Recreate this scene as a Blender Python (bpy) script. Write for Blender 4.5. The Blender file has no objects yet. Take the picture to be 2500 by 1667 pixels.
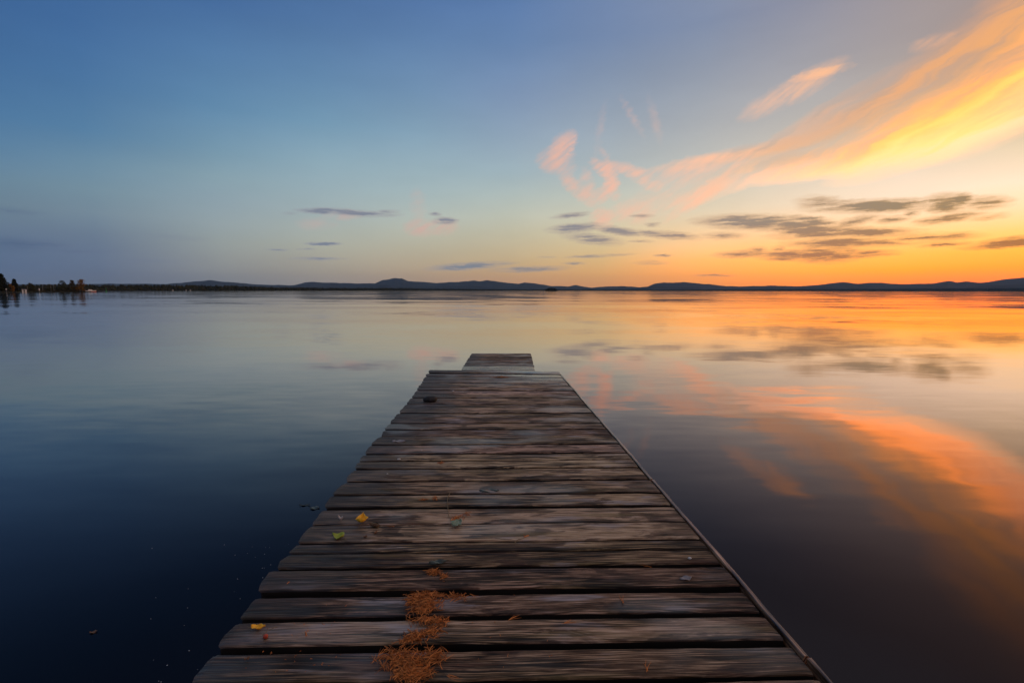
import bpy, math, random
from mathutils import Vector, Matrix, noise as mnoise

random.seed(11)
S = bpy.context.scene
COL = S.collection
R = math.radians

# ------------------------------------------------------------------ tables (azimuth / elevation in degrees, metres)
SKY_AZ = [-52,-42,-32,-22,-11,0,11,22,32,40,48,60,100,150,180]
SKY_EL = [0,0.8,2,3.5,5,7,9,11.5,14,18,22,27,31,36,45,60]
SKY_COL = [[[0.1071,0.1568,0.2334],[0.101,0.1568,0.253],[0.0844,0.1518,0.2796],[0.0897,0.1582,0.2819],[0.1238,0.193,0.2959],[0.1445,0.2318,0.3155],[0.1228,0.2267,0.3309],[0.0754,0.1906,0.3526],[0.0613,0.1718,0.3554],[0.0489,0.1417,0.3313],[0.0413,0.123,0.3098],[0.0415,0.1228,0.3089],[0.0416,0.1227,0.3085],[0.0679,0.1426,0.3182],[0.1854,0.2318,0.363],[0.3803,0.38,0.4379]],[[0.1392,0.1796,0.2428],[0.1385,0.1794,0.2546],[0.1352,0.1861,0.2816],[0.1368,0.1936,0.2935],[0.155,0.2181,0.3109],[0.1869,0.267,0.3407],[0.183,0.2869,0.3634],[0.1466,0.2666,0.3798],[0.0962,0.2253,0.3912],[0.0723,0.1858,0.3778],[0.0558,0.1513,0.3483],[0.0471,0.1313,0.3261],[0.0466,0.1303,0.3238],[0.0725,0.1496,0.3323],[0.1882,0.2362,0.3719],[0.3803,0.38,0.4379]],[[0.225,0.2472,0.2768],[0.2534,0.2666,0.2841],[0.3001,0.312,0.3113],[0.3149,0.3392,0.3325],[0.3261,0.3696,0.3626],[0.3252,0.3982,0.4226],[0.2951,0.3902,0.4442],[0.2621,0.3854,0.4523],[0.1965,0.3377,0.4504],[0.1234,0.2622,0.4293],[0.0941,0.2115,0.3993],[0.0595,0.1499,0.3496],[0.0592,0.1492,0.3485],[0.0841,0.167,0.355],[0.1955,0.247,0.386],[0.3803,0.38,0.4379]],[[0.3141,0.283,0.265],[0.3464,0.3027,0.2654],[0.407,0.3588,0.2919],[0.4316,0.406,0.3305],[0.4383,0.4461,0.3744],[0.433,0.4832,0.4452],[0.3991,0.4857,0.4957],[0.3405,0.4578,0.5063],[0.2869,0.4237,0.501],[0.1845,0.336,0.4767],[0.1319,0.2609,0.438],[0.0883,0.1909,0.3891],[0.0708,0.1636,0.3682],[0.0948,0.1802,0.3731],[0.2022,0.2553,0.3973],[0.3803,0.38,0.4379]],[[0.4313,0.3047,0.2284],[0.4664,0.3247,0.225],[0.526,0.3828,0.2479],[0.5331,0.4387,0.3015],[0.5278,0.481,0.3555],[0.5193,0.5287,0.4324],[0.4889,0.5497,0.5048],[0.4083,0.5164,0.5324],[0.3512,0.4789,0.5375],[0.2491,0.3863,0.5063],[0.1792,0.3035,0.471],[0.1198,0.2285,0.4286],[0.0861,0.1796,0.3932],[0.1088,0.195,0.3962],[0.2109,0.2645,0.4116],[0.3803,0.38,0.4379]],[[0.5859,0.3213,0.185],[0.6353,0.3524,0.185],[0.698,0.4227,0.2083],[0.648,0.4709,0.2612],[0.6191,0.5039,0.3167],[0.5913,0.5454,0.3934],[0.5559,0.5716,0.4708],[0.4628,0.5377,0.5134],[0.382,0.4937,0.544],[0.297,0.3983,0.5133],[0.2214,0.3152,0.4788],[0.1445,0.2482,0.4512],[0.1079,0.2041,0.4184],[0.129,0.2175,0.4194],[0.2234,0.2785,0.4261],[0.3803,0.38,0.4379]],[[0.78,0.3387,0.1293],[0.8452,0.379,0.1292],[0.9288,0.4703,0.1568],[0.8602,0.5334,0.2225],[0.8038,0.5856,0.3026],[0.749,0.6355,0.4045],[0.6914,0.6457,0.4935],[0.5807,0.6114,0.5403],[0.4716,0.5268,0.5323],[0.3658,0.4291,0.4972],[0.2784,0.3479,0.462],[0.1851,0.2635,0.4324],[0.1788,0.2586,0.4423],[0.3313,0.3872,0.5375],[0.378,0.4168,0.5406],[0.4257,0.432,0.5032]],[[0.9979,0.3518,0.0779],[1.2039,0.4059,0.0746],[1.5091,0.5338,0.0969],[1.4929,0.629,0.1626],[1.2817,0.6893,0.2817],[1.0578,0.7337,0.4216],[0.8812,0.7315,0.5179],[0.7122,0.6619,0.5409],[0.5703,0.561,0.5129],[0.4379,0.4505,0.4695],[0.3304,0.363,0.435],[0.2303,0.2815,0.409],[0.263,0.3139,0.4529],[0.5094,0.539,0.6533],[0.5174,0.544,0.6537],[0.4711,0.484,0.5684]],[[1.295,0.3409,0.0319],[1.6542,0.4085,0.025],[2.055,0.5707,0.0429],[1.8741,0.6841,0.1225],[1.5875,0.763,0.2566],[1.2493,0.8127,0.4627],[1.0478,0.8097,0.5746],[0.8601,0.724,0.5688],[0.6959,0.6138,0.5131],[0.4988,0.4655,0.4424],[0.3832,0.368,0.3979],[0.2918,0.293,0.3669],[0.3404,0.3439,0.4215],[0.5223,0.544,0.6481],[0.5254,0.5471,0.6504],[0.4711,0.484,0.5684]],[[1.584,0.3105,0.002],[2.0251,0.3881,0.002],[2.3021,0.5667,0.0045],[1.9462,0.6888,0.0973],[1.6902,0.7973,0.2295],[1.3322,0.8684,0.5098],[1.1485,0.8705,0.6377],[0.9687,0.7726,0.5796],[0.7266,0.6142,0.4662],[0.5145,0.4339,0.3812],[0.4097,0.3479,0.3406],[0.3694,0.3103,0.3197],[0.4043,0.3571,0.3812],[0.5329,0.5462,0.6414],[0.532,0.5485,0.6462],[0.4711,0.484,0.5684]],[[1.7889,0.2581,0.002],[2.2284,0.3423,0.002],[2.3694,0.5005,0.002],[2.0017,0.6581,0.0537],[1.7355,0.8014,0.2099],[1.3821,0.8899,0.4983],[1.1881,0.8951,0.639],[0.9373,0.724,0.4787],[0.7106,0.5487,0.3527],[0.4966,0.3806,0.304],[0.423,0.3115,0.2742],[0.4211,0.3103,0.2736],[0.4444,0.3571,0.3455],[0.5396,0.5462,0.6355],[0.5362,0.5485,0.6425],[0.4711,0.484,0.5684]],[[1.7947,0.2566,0.002],[2.4194,0.3778,0.002],[2.3543,0.5919,0.002],[1.89,0.8094,0.1578],[1.4846,0.9089,0.4563],[1.1954,0.9119,0.6595],[0.9057,0.7002,0.4485],[0.6258,0.4796,0.3277],[0.4865,0.3727,0.3043],[0.4252,0.3129,0.275],[0.423,0.3115,0.2742],[0.4211,0.3103,0.2736],[0.4444,0.3571,0.3455],[0.5396,0.5462,0.6355],[0.5362,0.5485,0.6425],[0.4711,0.484,0.5684]],[[1.188,0.2329,0.0015],[1.5188,0.2911,0.0015],[1.7266,0.425,0.0034],[1.4596,0.5166,0.073],[1.2676,0.598,0.1721],[0.9991,0.6513,0.3824],[0.8614,0.6529,0.4783],[0.7265,0.5795,0.4347],[0.545,0.4607,0.3497],[0.3859,0.3254,0.2859],[0.3073,0.2609,0.2555],[0.2771,0.2327,0.2398],[0.3032,0.2678,0.2859],[0.3997,0.4097,0.481],[0.399,0.4114,0.4847],[0.3533,0.363,0.4263]],[[0.162,0.15,0.2016],[0.162,0.15,0.2016],[0.162,0.15,0.2016],[0.2623,0.2159,0.2462],[0.2623,0.2159,0.2462],[0.2623,0.2159,0.2462],[0.3419,0.2623,0.2705],[0.3419,0.2623,0.2705],[0.3419,0.2623,0.2705],[0.3515,0.2874,0.305],[0.3515,0.2874,0.305],[0.3515,0.2874,0.305],[0.3515,0.3231,0.3712],[0.3515,0.3231,0.3712],[0.3763,0.3763,0.4342],[0.3763,0.3763,0.4342]],[[0.162,0.15,0.2016],[0.162,0.15,0.2016],[0.162,0.15,0.2016],[0.2623,0.2159,0.2462],[0.2623,0.2159,0.2462],[0.2623,0.2159,0.2462],[0.3419,0.2623,0.2705],[0.3419,0.2623,0.2705],[0.3419,0.2623,0.2705],[0.3515,0.2874,0.305],[0.3515,0.2874,0.305],[0.3515,0.2874,0.305],[0.3515,0.3231,0.3712],[0.3515,0.3231,0.3712],[0.3763,0.3763,0.4342],[0.3763,0.3763,0.4342]]]
DARK_CLOUDS = [[37.69,8.14,6.96,0.837,-3.6,1.0],[33.08,8.99,2.61,0.879,-5.6,0.6],[42.81,7.77,2.01,1.196,-6.9,0.85],[43.7,7.99,1.24,0.765,-7.4,0.95],[45.29,7.52,2.14,0.805,-1.9,0.6],[43.12,6.52,3.0,0.602,4.9,0.75],[39.31,6.75,1.79,0.478,2.2,0.6],[40.52,7.13,0.86,0.405,1.8,0.6],[45.67,6.27,1.61,0.346,5.1,0.45],[27.31,7.42,7.22,1.091,-4.7,1.0],[31.43,6.95,6.46,0.842,-7.4,0.9],[32.79,7.13,3.19,0.621,-13.3,0.9],[36.08,6.74,3.01,0.665,12.5,0.65],[32.58,6.24,5.11,0.906,-8.3,1.0],[36.77,5.76,5.89,0.665,-4.1,0.9],[32.89,5.62,5.27,0.628,-3.5,0.6],[35.32,4.82,6.1,0.75,-2.0,0.85],[38.66,4.59,4.15,0.359,-3.5,0.6],[34.22,3.75,3.94,1.183,-0.0,1.0],[37.53,3.63,3.2,0.501,-0.2,0.75],[30.62,3.79,3.27,0.796,0.2,0.85],[26.88,4.06,4.32,0.562,0.3,0.7],[28.01,4.32,1.33,0.74,-2.2,0.6],[30.01,4.44,1.02,0.508,-2.5,0.6],[41.99,4.89,4.29,0.558,-0.3,0.7],[43.1,4.19,2.52,0.367,0.3,0.65],[46.95,4.08,3.59,0.573,4.5,1.0],[18.9,6.44,4.28,0.586,-8.2,0.75],[24.42,6.12,3.09,0.565,-2.7,0.5],[23.65,1.74,2.87,0.195,-0.7,0.6],[7.0,9.03,2.91,0.441,4.8,0.75],[7.72,7.54,4.24,0.743,3.0,1.0],[9.83,6.26,4.6,0.896,-7.8,0.75],[13.08,7.06,3.55,0.646,-7.4,0.95],[15.55,8.72,1.72,0.315,-2.3,0.6],[16.76,7.69,1.09,0.373,-2.2,0.6],[17.83,6.52,4.53,0.576,-8.0,0.8],[10.56,4.22,5.05,0.272,2.3,0.7],[4.4,4.11,1.61,0.184,-0.2,0.5],[18.05,4.14,1.31,0.205,-1.2,0.6],[7.66,3.31,1.84,0.276,-0.4,0.6],[2.27,2.64,5.98,0.466,2.0,0.8],[15.51,5.82,1.96,0.264,-1.5,0.5],[23.63,1.74,2.95,0.2,-0.7,0.6],[16.65,3.32,2.75,0.385,-0.9,0.4],[-21.99,8.93,3.61,0.433,3.6,0.95],[-19.6,8.95,3.96,0.507,-0.8,0.9],[-17.77,8.83,4.33,0.445,0.9,0.85],[-15.73,8.77,3.06,0.277,2.5,0.6],[-25.44,8.43,1.1,0.228,4.0,0.5],[-14.92,9.18,1.82,0.346,2.5,0.6],[-9.37,9.11,0.99,0.318,-3.3,0.7],[-8.13,8.38,1.88,0.536,1.3,0.95],[-22.14,5.27,2.46,0.274,2.2,0.9],[-5.39,2.99,6.3,0.599,4.3,0.95],[-0.9,3.32,2.27,0.225,3.1,0.6],[1.7,2.64,5.44,0.489,2.0,0.7],[-22.65,3.59,3.87,0.276,1.6,0.5],[-26.88,4.43,1.4,0.199,2.3,0.6],[-24.06,4.62,1.39,0.17,4.3,0.6],[-46.66,3.8,4.32,0.801,1.3,0.55],[-47.06,6.51,2.46,0.425,1.3,0.3],[-42.9,3.45,4.37,0.273,3.3,0.4],[-38.63,2.77,6.3,0.376,2.3,0.25],[-36.09,5.22,4.2,0.425,0.2,0.2]]
PINK_CLOUDS = [[6.05,16.85,2.29,1.381,41.0,1.0],[5.23,15.57,2.62,1.55,7.8,0.95],[7.08,16.91,1.56,0.551,57.0,0.6],[5.61,14.47,2.49,1.001,-1.3,0.5],[10.74,14.16,1.86,0.85,-38.8,0.75],[11.95,12.68,2.47,1.006,-72.9,0.85],[10.97,11.32,2.48,1.026,32.7,0.6],[7.69,12.15,3.47,1.026,-43.4,0.7],[9.14,12.45,2.34,1.018,-78.3,0.5],[13.17,14.04,4.27,0.774,-14.1,0.6],[15.44,12.88,4.25,0.919,-30.9,0.55],[10.88,8.54,1.74,1.508,-1.5,0.95],[14.57,9.17,2.81,1.625,-2.2,0.5],[16.75,10.43,5.97,1.876,17.2,0.2],[22.82,11.44,6.56,0.756,36.5,0.8],[22.06,10.2,4.89,0.63,31.4,0.75],[19.65,10.03,5.7,0.855,28.1,0.3],[20.89,13.64,6.99,0.882,3.1,0.5],[23.56,14.41,5.52,0.593,0.1,0.7],[19.54,12.61,5.18,1.247,5.7,0.3],[30.07,19.6,5.43,1.38,19.6,0.75],[32.6,20.73,2.97,0.494,0.1,0.9],[40.82,21.1,1.78,0.635,0.5,0.35],[14.1,19.37,2.96,0.518,-56.6,0.16],[16.69,18.64,3.15,0.647,-71.8,0.12],[10.44,18.21,3.71,0.602,79.9,0.1],[11.22,15.44,1.38,0.556,-57.4,0.3],[-11.05,7.45,2.46,1.218,1.5,0.9],[-8.44,7.66,2.2,1.148,1.2,1.0],[-19.94,8.62,2.65,0.721,3.2,0.7],[-22.77,7.46,2.56,0.858,3.2,0.35],[-11.4,10.14,1.15,2.222,2.1,0.3]]
STREAKS = [[41.82,12.55,8.72,1.401,12.9,1.0],[43.95,13.59,5.98,2.336,14.6,0.8],[37.15,13.08,7.84,1.242,15.0,0.55],[42.95,15.85,7.04,1.975,17.9,0.7],[33.51,15.54,9.74,1.132,18.1,0.5],[25.3,14.48,9.81,0.9,4.9,0.75],[32.69,16.99,7.45,0.933,25.5,0.55],[39.82,19.05,8.51,1.425,27.1,0.55],[44.67,20.14,5.01,2.088,29.6,0.6],[36.82,17.42,7.98,0.704,17.6,0.4],[45.92,17.32,4.12,1.63,17.8,0.75],[31.05,13.35,6.84,0.732,5.6,0.4],[40.2,14.37,7.07,0.819,16.5,0.55],[47.48,20.65,4.21,2.803,31.3,0.6],[48.34,25.1,5.68,3.362,29.1,0.6]]
BAND_UPPER = [[15.69,12.96],[19.48,14.21],[24.82,15.31],[28.92,16.14],[31.58,16.92],[35.04,18.7],[38.17,20.48],[41.0,22.26],[43.79,24.09],[45.8,26.42],[56,40],[70,44]]
BAND_LOWER = [[15.79,9.99],[19.7,8.83],[23.78,9.99],[26.76,11.01],[31.96,11.07],[35.61,10.87],[39.8,11.73],[43.24,12.42],[45.55,13.06],[47.03,13.54],[56,15.5],[70,18]]
HILL_LINE = [[-60,0.3],[-50,0.4],[-40,0.6],[-37.219,0.615],[-35.691,0.756],[-34.636,0.896],[-33.421,0.992],[-31.902,0.88],[-30.477,0.763],[-29.008,0.623],[-26.715,0.571],[-25.45,0.58],[-24.307,0.906],[-23.486,0.984],[-22.496,0.85],[-20.975,0.879],[-17.487,0.83],[-16.591,0.854],[-15.677,1.215],[-14.945,1.37],[-14.392,1.506],[-13.473,1.438],[-12.738,1.122],[-11.052,1.055],[-9.348,0.929],[-8.2,0.973],[-6.272,1.096],[-4.719,1.256],[-4.136,1.18],[-3.161,1.241],[-2.184,1.185],[-0.424,0.956],[0.752,0.841],[1.534,1.017],[2.551,0.94],[3.085,0.859],[4.496,0.608],[7.018,0.525],[7.989,0.693],[8.962,0.498],[9.792,0.36],[11.429,0.526],[13.853,0.579],[15.447,0.415],[16.491,0.495],[17.257,0.843],[18.276,1.027],[19.292,0.969],[20.54,1.016],[21.527,0.959],[22.506,0.798],[23.227,0.795],[24.184,0.612],[26.5,0.504],[29.58,0.593],[31.884,0.511],[33.675,0.644],[35.76,0.883],[37.051,0.736],[38.801,0.854],[39.492,0.695],[40.977,0.662],[42.547,0.69],[43.583,0.945],[44.18,0.816],[44.606,0.891],[45.463,0.762],[46.143,0.832],[47.192,1.009],[48.105,1.105],[52,1.7],[60,1.5]]
FOREST_LINE = [[-60,0.7],[-48.161,0.521],[-47.232,0.55],[-45.776,0.586],[-44.498,0.657],[-43.17,0.637],[-41.782,0.598],[-39.725,0.64],[-37.216,0.66],[-33.83,0.661],[-30.158,0.564],[-27.008,0.428],[-22.801,0.356],[-13.582,0.367],[-7.65,0.282],[-2.571,0.216],[2.55,0.173],[12.595,0.17],[21.914,0.191],[30.16,0.236],[40.338,0.284],[44.513,0.329],[48.165,0.349],[60,0.5]]

CAM_Z = 1.62
DECK = 0.42

# ------------------------------------------------------------------ helpers
def interp(tab, x):
    if x <= tab[0][0]:
        return tab[0][1]
    for (a, b), (c, d) in zip(tab, tab[1:]):
        if x <= c:
            return b + (d - b) * (x - a) / (c - a)
    return tab[-1][1]

def polar(az, d, z=0.0):
    a = R(az)
    return (math.sin(a) * d, math.cos(a) * d, z)

def tag(o, label=None, cat=None, group=None, kind=None):
    if label: o['label'] = label
    if cat: o['category'] = cat
    if group: o['group'] = group
    if kind: o['kind'] = kind
    return o

def empty(name, loc=(0, 0, 0), rz=0.0):
    o = bpy.data.objects.new(name, None)
    COL.objects.link(o)
    o.location = loc
    o.rotation_euler = (0, 0, rz)
    o.empty_display_size = 0.1
    return o

class MB:
    """collects vertices and faces of one mesh object"""
    def __init__(self):
        self.v = []; self.f = []; self.uv = []; self.mi = []
    def face(self, idx, m=0):
        self.f.append(tuple(idx)); self.mi.append(m)
    def box(self, x0, x1, y0, y1, z0, z1, m=0):
        b = len(self.v)
        self.v += [(x0, y0, z0), (x1, y0, z0), (x1, y1, z0), (x0, y1, z0), (x0, y0, z1), (x1, y0, z1), (x1, y1, z1), (x0, y1, z1)]
        for q in ((0, 3, 2, 1), (4, 5, 6, 7), (0, 1, 5, 4), (1, 2, 6, 5), (2, 3, 7, 6), (3, 0, 4, 7)):
            self.face([b + i for i in q], m)
    def tube(self, pts, rads, n=6, m=0, cap=True):
        b = len(self.v)
        pts = [Vector(p) for p in pts]
        for i, p in enumerate(pts):
            t = (pts[min(i + 1, len(pts) - 1)] - pts[max(i - 1, 0)])
            t = t.normalized() if t.length > 1e-9 else Vector((0, 0, 1))
            u = t.cross(Vector((0, 0, 1)) if abs(t.z) < 0.9 else Vector((1, 0, 0))).normalized()
            w = t.cross(u)
            for k in range(n):
                a = 2 * math.pi * k / n
                self.v.append(tuple(p + (u * math.cos(a) + w * math.sin(a)) * rads[i]))
        for i in range(len(pts) - 1):
            for k in range(n):
                k2 = (k + 1) % n
                self.face((b + i * n + k, b + i * n + k2, b + (i + 1) * n + k2, b + (i + 1) * n + k), m)
        if cap:
            self.face([b + k for k in range(n)][::-1], m)
            e = b + (len(pts) - 1) * n
            self.face([e + k for k in range(n)], m)
    def build(self, name, mats, parent=None, smooth=False, loc=None):
        me = bpy.data.meshes.new(name)
        me.from_pydata([tuple(v) for v in self.v], [], self.f)
        mats = mats if isinstance(mats, (list, tuple)) else [mats]
        for m in mats: me.materials.append(m)
        if len(mats) > 1:
            me.polygons.foreach_set('material_index', self.mi)
        if self.uv:
            lay = me.uv_layers.new(name='UVMap')
            flat = []
            for l in me.loops:
                flat.extend(self.uv[l.vertex_index])
            lay.data.foreach_set('uv', flat)
        if smooth:
            me.polygons.foreach_set('use_smooth', [True] * len(me.polygons))
        me.update()
        o = bpy.data.objects.new(name, me)
        COL.objects.link(o)
        if loc: o.location = loc
        if parent: o.parent = parent
        return o

class NT:
    """small node-tree writer"""
    def __init__(self, tree):
        self.t = tree
        tree.nodes.clear()
    def n(self, typ, **kw):
        nd = self.t.nodes.new(typ)
        for k, v in kw.items(): setattr(nd, k, v)
        return nd
    def put(self, sock, val):
        if val is None: return
        if isinstance(val, bpy.types.NodeSocket): self.t.links.new(val, sock)
        else:
            if sock.type == 'RGBA' and len(val) == 3: val = (*val, 1)
            sock.default_value = val
    def math(self, op, a, b=None, c=None, clamp=False):
        nd = self.n('ShaderNodeMath', operation=op, use_clamp=clamp)
        self.put(nd.inputs[0], a); self.put(nd.inputs[1], b); self.put(nd.inputs[2], c)
        return nd.outputs[0]
    def vmath(self, op, a, b=None, s=None):
        nd = self.n('ShaderNodeVectorMath', operation=op)
        self.put(nd.inputs[0], a); self.put(nd.inputs[1], b)
        if s is not None: self.put(nd.inputs['Scale'], s)
        return nd.outputs['Value'] if op in ('DOT_PRODUCT', 'LENGTH') else nd.outputs[0]
    def mix(self, fac, a, b, blend='MIX'):
        nd = self.n('ShaderNodeMix', data_type='RGBA', blend_type=blend)
        nd.clamp_factor = True
        self.put(nd.inputs[0], fac); self.put(nd.inputs[6], a); self.put(nd.inputs[7], b)
        return nd.outputs[2]
    def ramp(self, fac, stops, interp='LINEAR'):
        nd = self.n('ShaderNodeValToRGB')
        cr = nd.color_ramp; cr.interpolation = interp
        while len(cr.elements) > 1: cr.elements.remove(cr.elements[-1])
        for i, (p, c) in enumerate(stops):
            e = cr.elements[0] if i == 0 else cr.elements.new(p)
            e.position = p
            if not isinstance(c, (tuple, list)): c = (c, c, c)
            e.color = (*c, 1) if len(c) == 3 else c
        self.put(nd.inputs[0], fac)
        return nd.outputs[0], nd.outputs[1]
    def noise(self, vec, scale=1.0, detail=3.0, rough=0.5, dist=0.0, dim='3D', w=None):
        nd = self.n('ShaderNodeTexNoise', noise_dimensions=dim)
        self.put(nd.inputs['Vector'], vec)
        nd.inputs['Scale'].default_value = scale; nd.inputs['Detail'].default_value = detail
        nd.inputs['Roughness'].default_value = rough; nd.inputs['Distortion'].default_value = dist
        return nd.outputs[0], nd.outputs[1]
    def mapping(self, vec, loc=(0, 0, 0), rot=(0, 0, 0), scale=(1, 1, 1), typ='POINT'):
        nd = self.n('ShaderNodeMapping', vector_type=typ)
        self.put(nd.inputs[0], vec)
        nd.inputs['Location'].default_value = loc; nd.inputs['Rotation'].default_value = rot; nd.inputs['Scale'].default_value = scale
        return nd.outputs[0]
    def maprange(self, v, a, b, c=0.0, d=1.0, typ='LINEAR'):
        nd = self.n('ShaderNodeMapRange', interpolation_type=typ)
        self.put(nd.inputs[0], v)
        for i, x in enumerate((a, b, c, d)): nd.inputs[i + 1].default_value = x
        return nd.outputs[0]
    def comb(self, x, y, z=0.0):
        nd = self.n('ShaderNodeCombineXYZ')
        self.put(nd.inputs[0], x); self.put(nd.inputs[1], y); self.put(nd.inputs[2], z)
        return nd.outputs[0]

def material(name):
    m = bpy.data.materials.new(name); m.use_nodes = True
    t = NT(m.node_tree)
    out = t.n('ShaderNodeOutputMaterial')
    return m, t, out

def principled(t, out, color, rough=0.7, spec=0.4, normal=None):
    p = t.n('ShaderNodeBsdfPrincipled')
    t.put(p.inputs['Base Color'], color); t.put(p.inputs['Roughness'], rough)
    t.put(p.inputs['Specular IOR Level'], spec)
    if normal is not None: t.put(p.inputs['Normal'], normal)
    t.put(out.inputs['Surface'], p.outputs[0])
    return p

def simple(name, c1, c2, scale=8.0, rough=0.7, spec=0.3, stretch=(1, 1, 1)):
    m, t, out = material(name)
    tc = t.n('ShaderNodeTexCoord').outputs['Object']
    f, _ = t.noise(t.mapping(tc, scale=stretch), scale, 4, 0.6)
    f = t.maprange(f, 0.3, 0.7)
    principled(t, out, t.mix(f, c1, c2), rough, spec)
    return m

# ------------------------------------------------------------------ camera
cam = bpy.data.cameras.new('camera')
cam.sensor_width = 36; cam.lens = 15.995
cam.clip_start = 0.05; cam.clip_end = 60000
co = bpy.data.objects.new('camera', cam); COL.objects.link(co)
co.matrix_world = Matrix.Translation((0, 0, CAM_Z)) @ Matrix.Rotation(R(90 - 6.37), 4, 'X') @ Matrix.Rotation(R(0.09), 4, 'Z')
S.camera = co

# ------------------------------------------------------------------ sky (world)
SUN_AZ, SUN_EL = 60.0, 2.5
def build_world():
    w = bpy.data.worlds.new('World'); S.world = w; w.use_nodes = True
    t = NT(w.node_tree)
    out = t.n('ShaderNodeOutputWorld'); bg = t.n('ShaderNodeBackground')
    t.put(out.inputs[0], bg.outputs[0])
    d = t.n('ShaderNodeTexCoord').outputs['Generated']
    nrm = t.vmath('NORMALIZE', d)
    sp = t.n('ShaderNodeSeparateXYZ'); t.put(sp.inputs[0], nrm)
    az = t.math('MULTIPLY', t.math('ARCTAN2', sp.outputs[0], sp.outputs[1]), 180 / math.pi)
    el = t.math('MULTIPLY', t.math('ARCSINE', sp.outputs[2]), 180 / math.pi)
    P = t.comb(az, el, 0.0)
    # clear-sky gradient of the dusk, per azimuth
    u = t.math('DIVIDE', el, 60.0, clamp=True)
    us = t.math('SQRT', u)
    base = None
    for i, a in enumerate(SKY_AZ):
        c, _ = t.ramp(us, [(math.sqrt(e / 60.0), c) for e, c in zip(SKY_EL, SKY_COL[i])], 'LINEAR')
        if base is None: base = c
        else:
            f = t.maprange(az, SKY_AZ[i - 1], a)
            base = t.mix(f, base, c)
    ns = t.n('ShaderNodeTexSky', sky_type='NISHITA')
    ns.sun_disc = False; ns.sun_elevation = R(SUN_EL); ns.sun_rotation = R(SUN_AZ); ns.altitude = 60; ns.air_density = 1.2; ns.dust_density = 1.0; ns.ozone_density = 2.0
    nsc = t.vmath('SCALE', ns.outputs[0], s=0.15)
    base = t.mix(0.06, base, nsc)
    # faint uneven veil over the whole sky
    _, vn = t.noise(t.mapping(P, scale=(0.05, 0.16, 1)), 1.0, 4, 0.55)
    vs = t.n('ShaderNodeSeparateColor'); t.put(vs.inputs[0], vn)
    veil = t.maprange(vs.outputs[0], 0.3, 0.7, 0.955, 1.045)
    base = t.vmath('SCALE', base, s=veil)
    # warped coordinates for the clouds
    _, w1 = t.noise(t.mapping(P, scale=(0.16, 0.5, 1)), 1.0, 3, 0.55)
    _, w2 = t.noise(t.mapping(P, scale=(0.7, 2.2, 1)), 1.0, 3, 0.6)
    o1 = t.vmath('MULTIPLY', t.vmath('SUBTRACT', w1, (0.5, 0.5, 0.5)), (2.6, 0.75, 0))
    o2 = t.vmath('MULTIPLY', t.vmath('SUBTRACT', w2, (0.5, 0.5, 0.5)), (1.1, 0.42, 0))
    _, w3 = t.noise(t.mapping(P, scale=(1.9, 4.2, 1)), 1.0, 4, 0.62)
    o3 = t.vmath('MULTIPLY', t.vmath('SUBTRACT', w3, (0.5, 0.5, 0.5)), (0.8, 0.42, 0))
    PW = t.vmath('ADD', t.vmath('ADD', P, o2), o3)
    PW2 = t.vmath('ADD', t.vmath('ADD', P, o2), o1)
    PB = t.vmath('ADD', P, t.vmath('SCALE', t.vmath('ADD', o1, o2), s=0.7))
    PS = t.vmath('ADD', P, t.vmath('MULTIPLY', t.vmath('SUBTRACT', w2, (0.5, 0.5, 0.5)), (1.0, 0.30, 0)))
    PS = t.vmath('ADD', PS, t.vmath('MULTIPLY', t.vmath('SUBTRACT', w3, (0.5, 0.5, 0.5)), (0.9, 0.22, 0)))
    # --- the wide lit cirrus band
    su, _ = t.ramp(t.maprange(az, 10, 74), [((a - 10) / 64, e / 60) for a, e in BAND_UPPER])
    sl, _ = t.ramp(t.maprange(az, 10, 74), [((a - 10) / 64, e / 60) for a, e in BAND_LOWER])
    spw = t.n('ShaderNodeSeparateXYZ'); t.put(spw.inputs[0], PW2)
    elw = t.math('DIVIDE', spw.outputs[1], 60.0)
    tt = t.math('DIVIDE', t.math('SUBTRACT', su, elw), t.math('SUBTRACT', su, sl))
    rot = t.mapping(P, rot=(0, 0, R(-27)), scale=(1, 1, 1))
    fw = t.vmath('ADD', rot, t.vmath('MULTIPLY', t.vmath('SUBTRACT', w1, (0.5, 0.5, 0.5)), (2.0, 2.4, 0)))
    f1, _ = t.noise(t.mapping(fw, scale=(0.06, 0.42, 1)), 1.0, 5, 0.6)
    f2, _ = t.noise(t.mapping(fw, scale=(0.13, 0.95, 1), loc=(3, 7, 0)), 1.0, 4, 0.52)
    fib = t.math('ADD', t.math('MULTIPLY', f1, 0.65), t.math('MULTIPLY', f2, 0.35))
    fibm = t.maprange(fib, 0.34, 0.66, 0.35, 1.25)
    tf = t.math('ADD', tt, t.math('MULTIPLY', t.math('SUBTRACT', fib, 0.5), 0.55))
    bc, _ = t.ramp(tf, [(0.0, (0.60, 0.37, 0.27)), (0.3, (0.70, 0.37, 0.20)), (0.5, (0.92, 0.43, 0.14)), (0.64, (1.45, 0.56, 0.12)), (0.78, (2.6, 0.80, 0.17)), (0.9, (2.7, 0.94, 0.28)), (1.0, (1.7, 0.92, 0.45))])
    ba, _ = t.ramp(tt, [(0.0, 0.0), (0.12, 0.28), (0.3, 0.55), (0.5, 0.72), (0.75, 0.92), (0.9, 0.9), (0.98, 0.45), (1.0, 0.0)])
    along, _ = t.ramp(t.maprange(az, 10, 74), [((a - 10) / 64, v) for a, v in ((15, 0), (19, .10), (24, .32), (30, .75), (38, 1), (66, 1), (74, 0.4))])
    tail, _ = t.ramp(t.maprange(az, 10, 74), [((a - 10) / 64, v) for a, v in ((16, .8), (26, .35), (33, 0.05), (40, 0))])
    bc = t.mix(tail, bc, (1.05, 0.64, 0.42))
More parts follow.
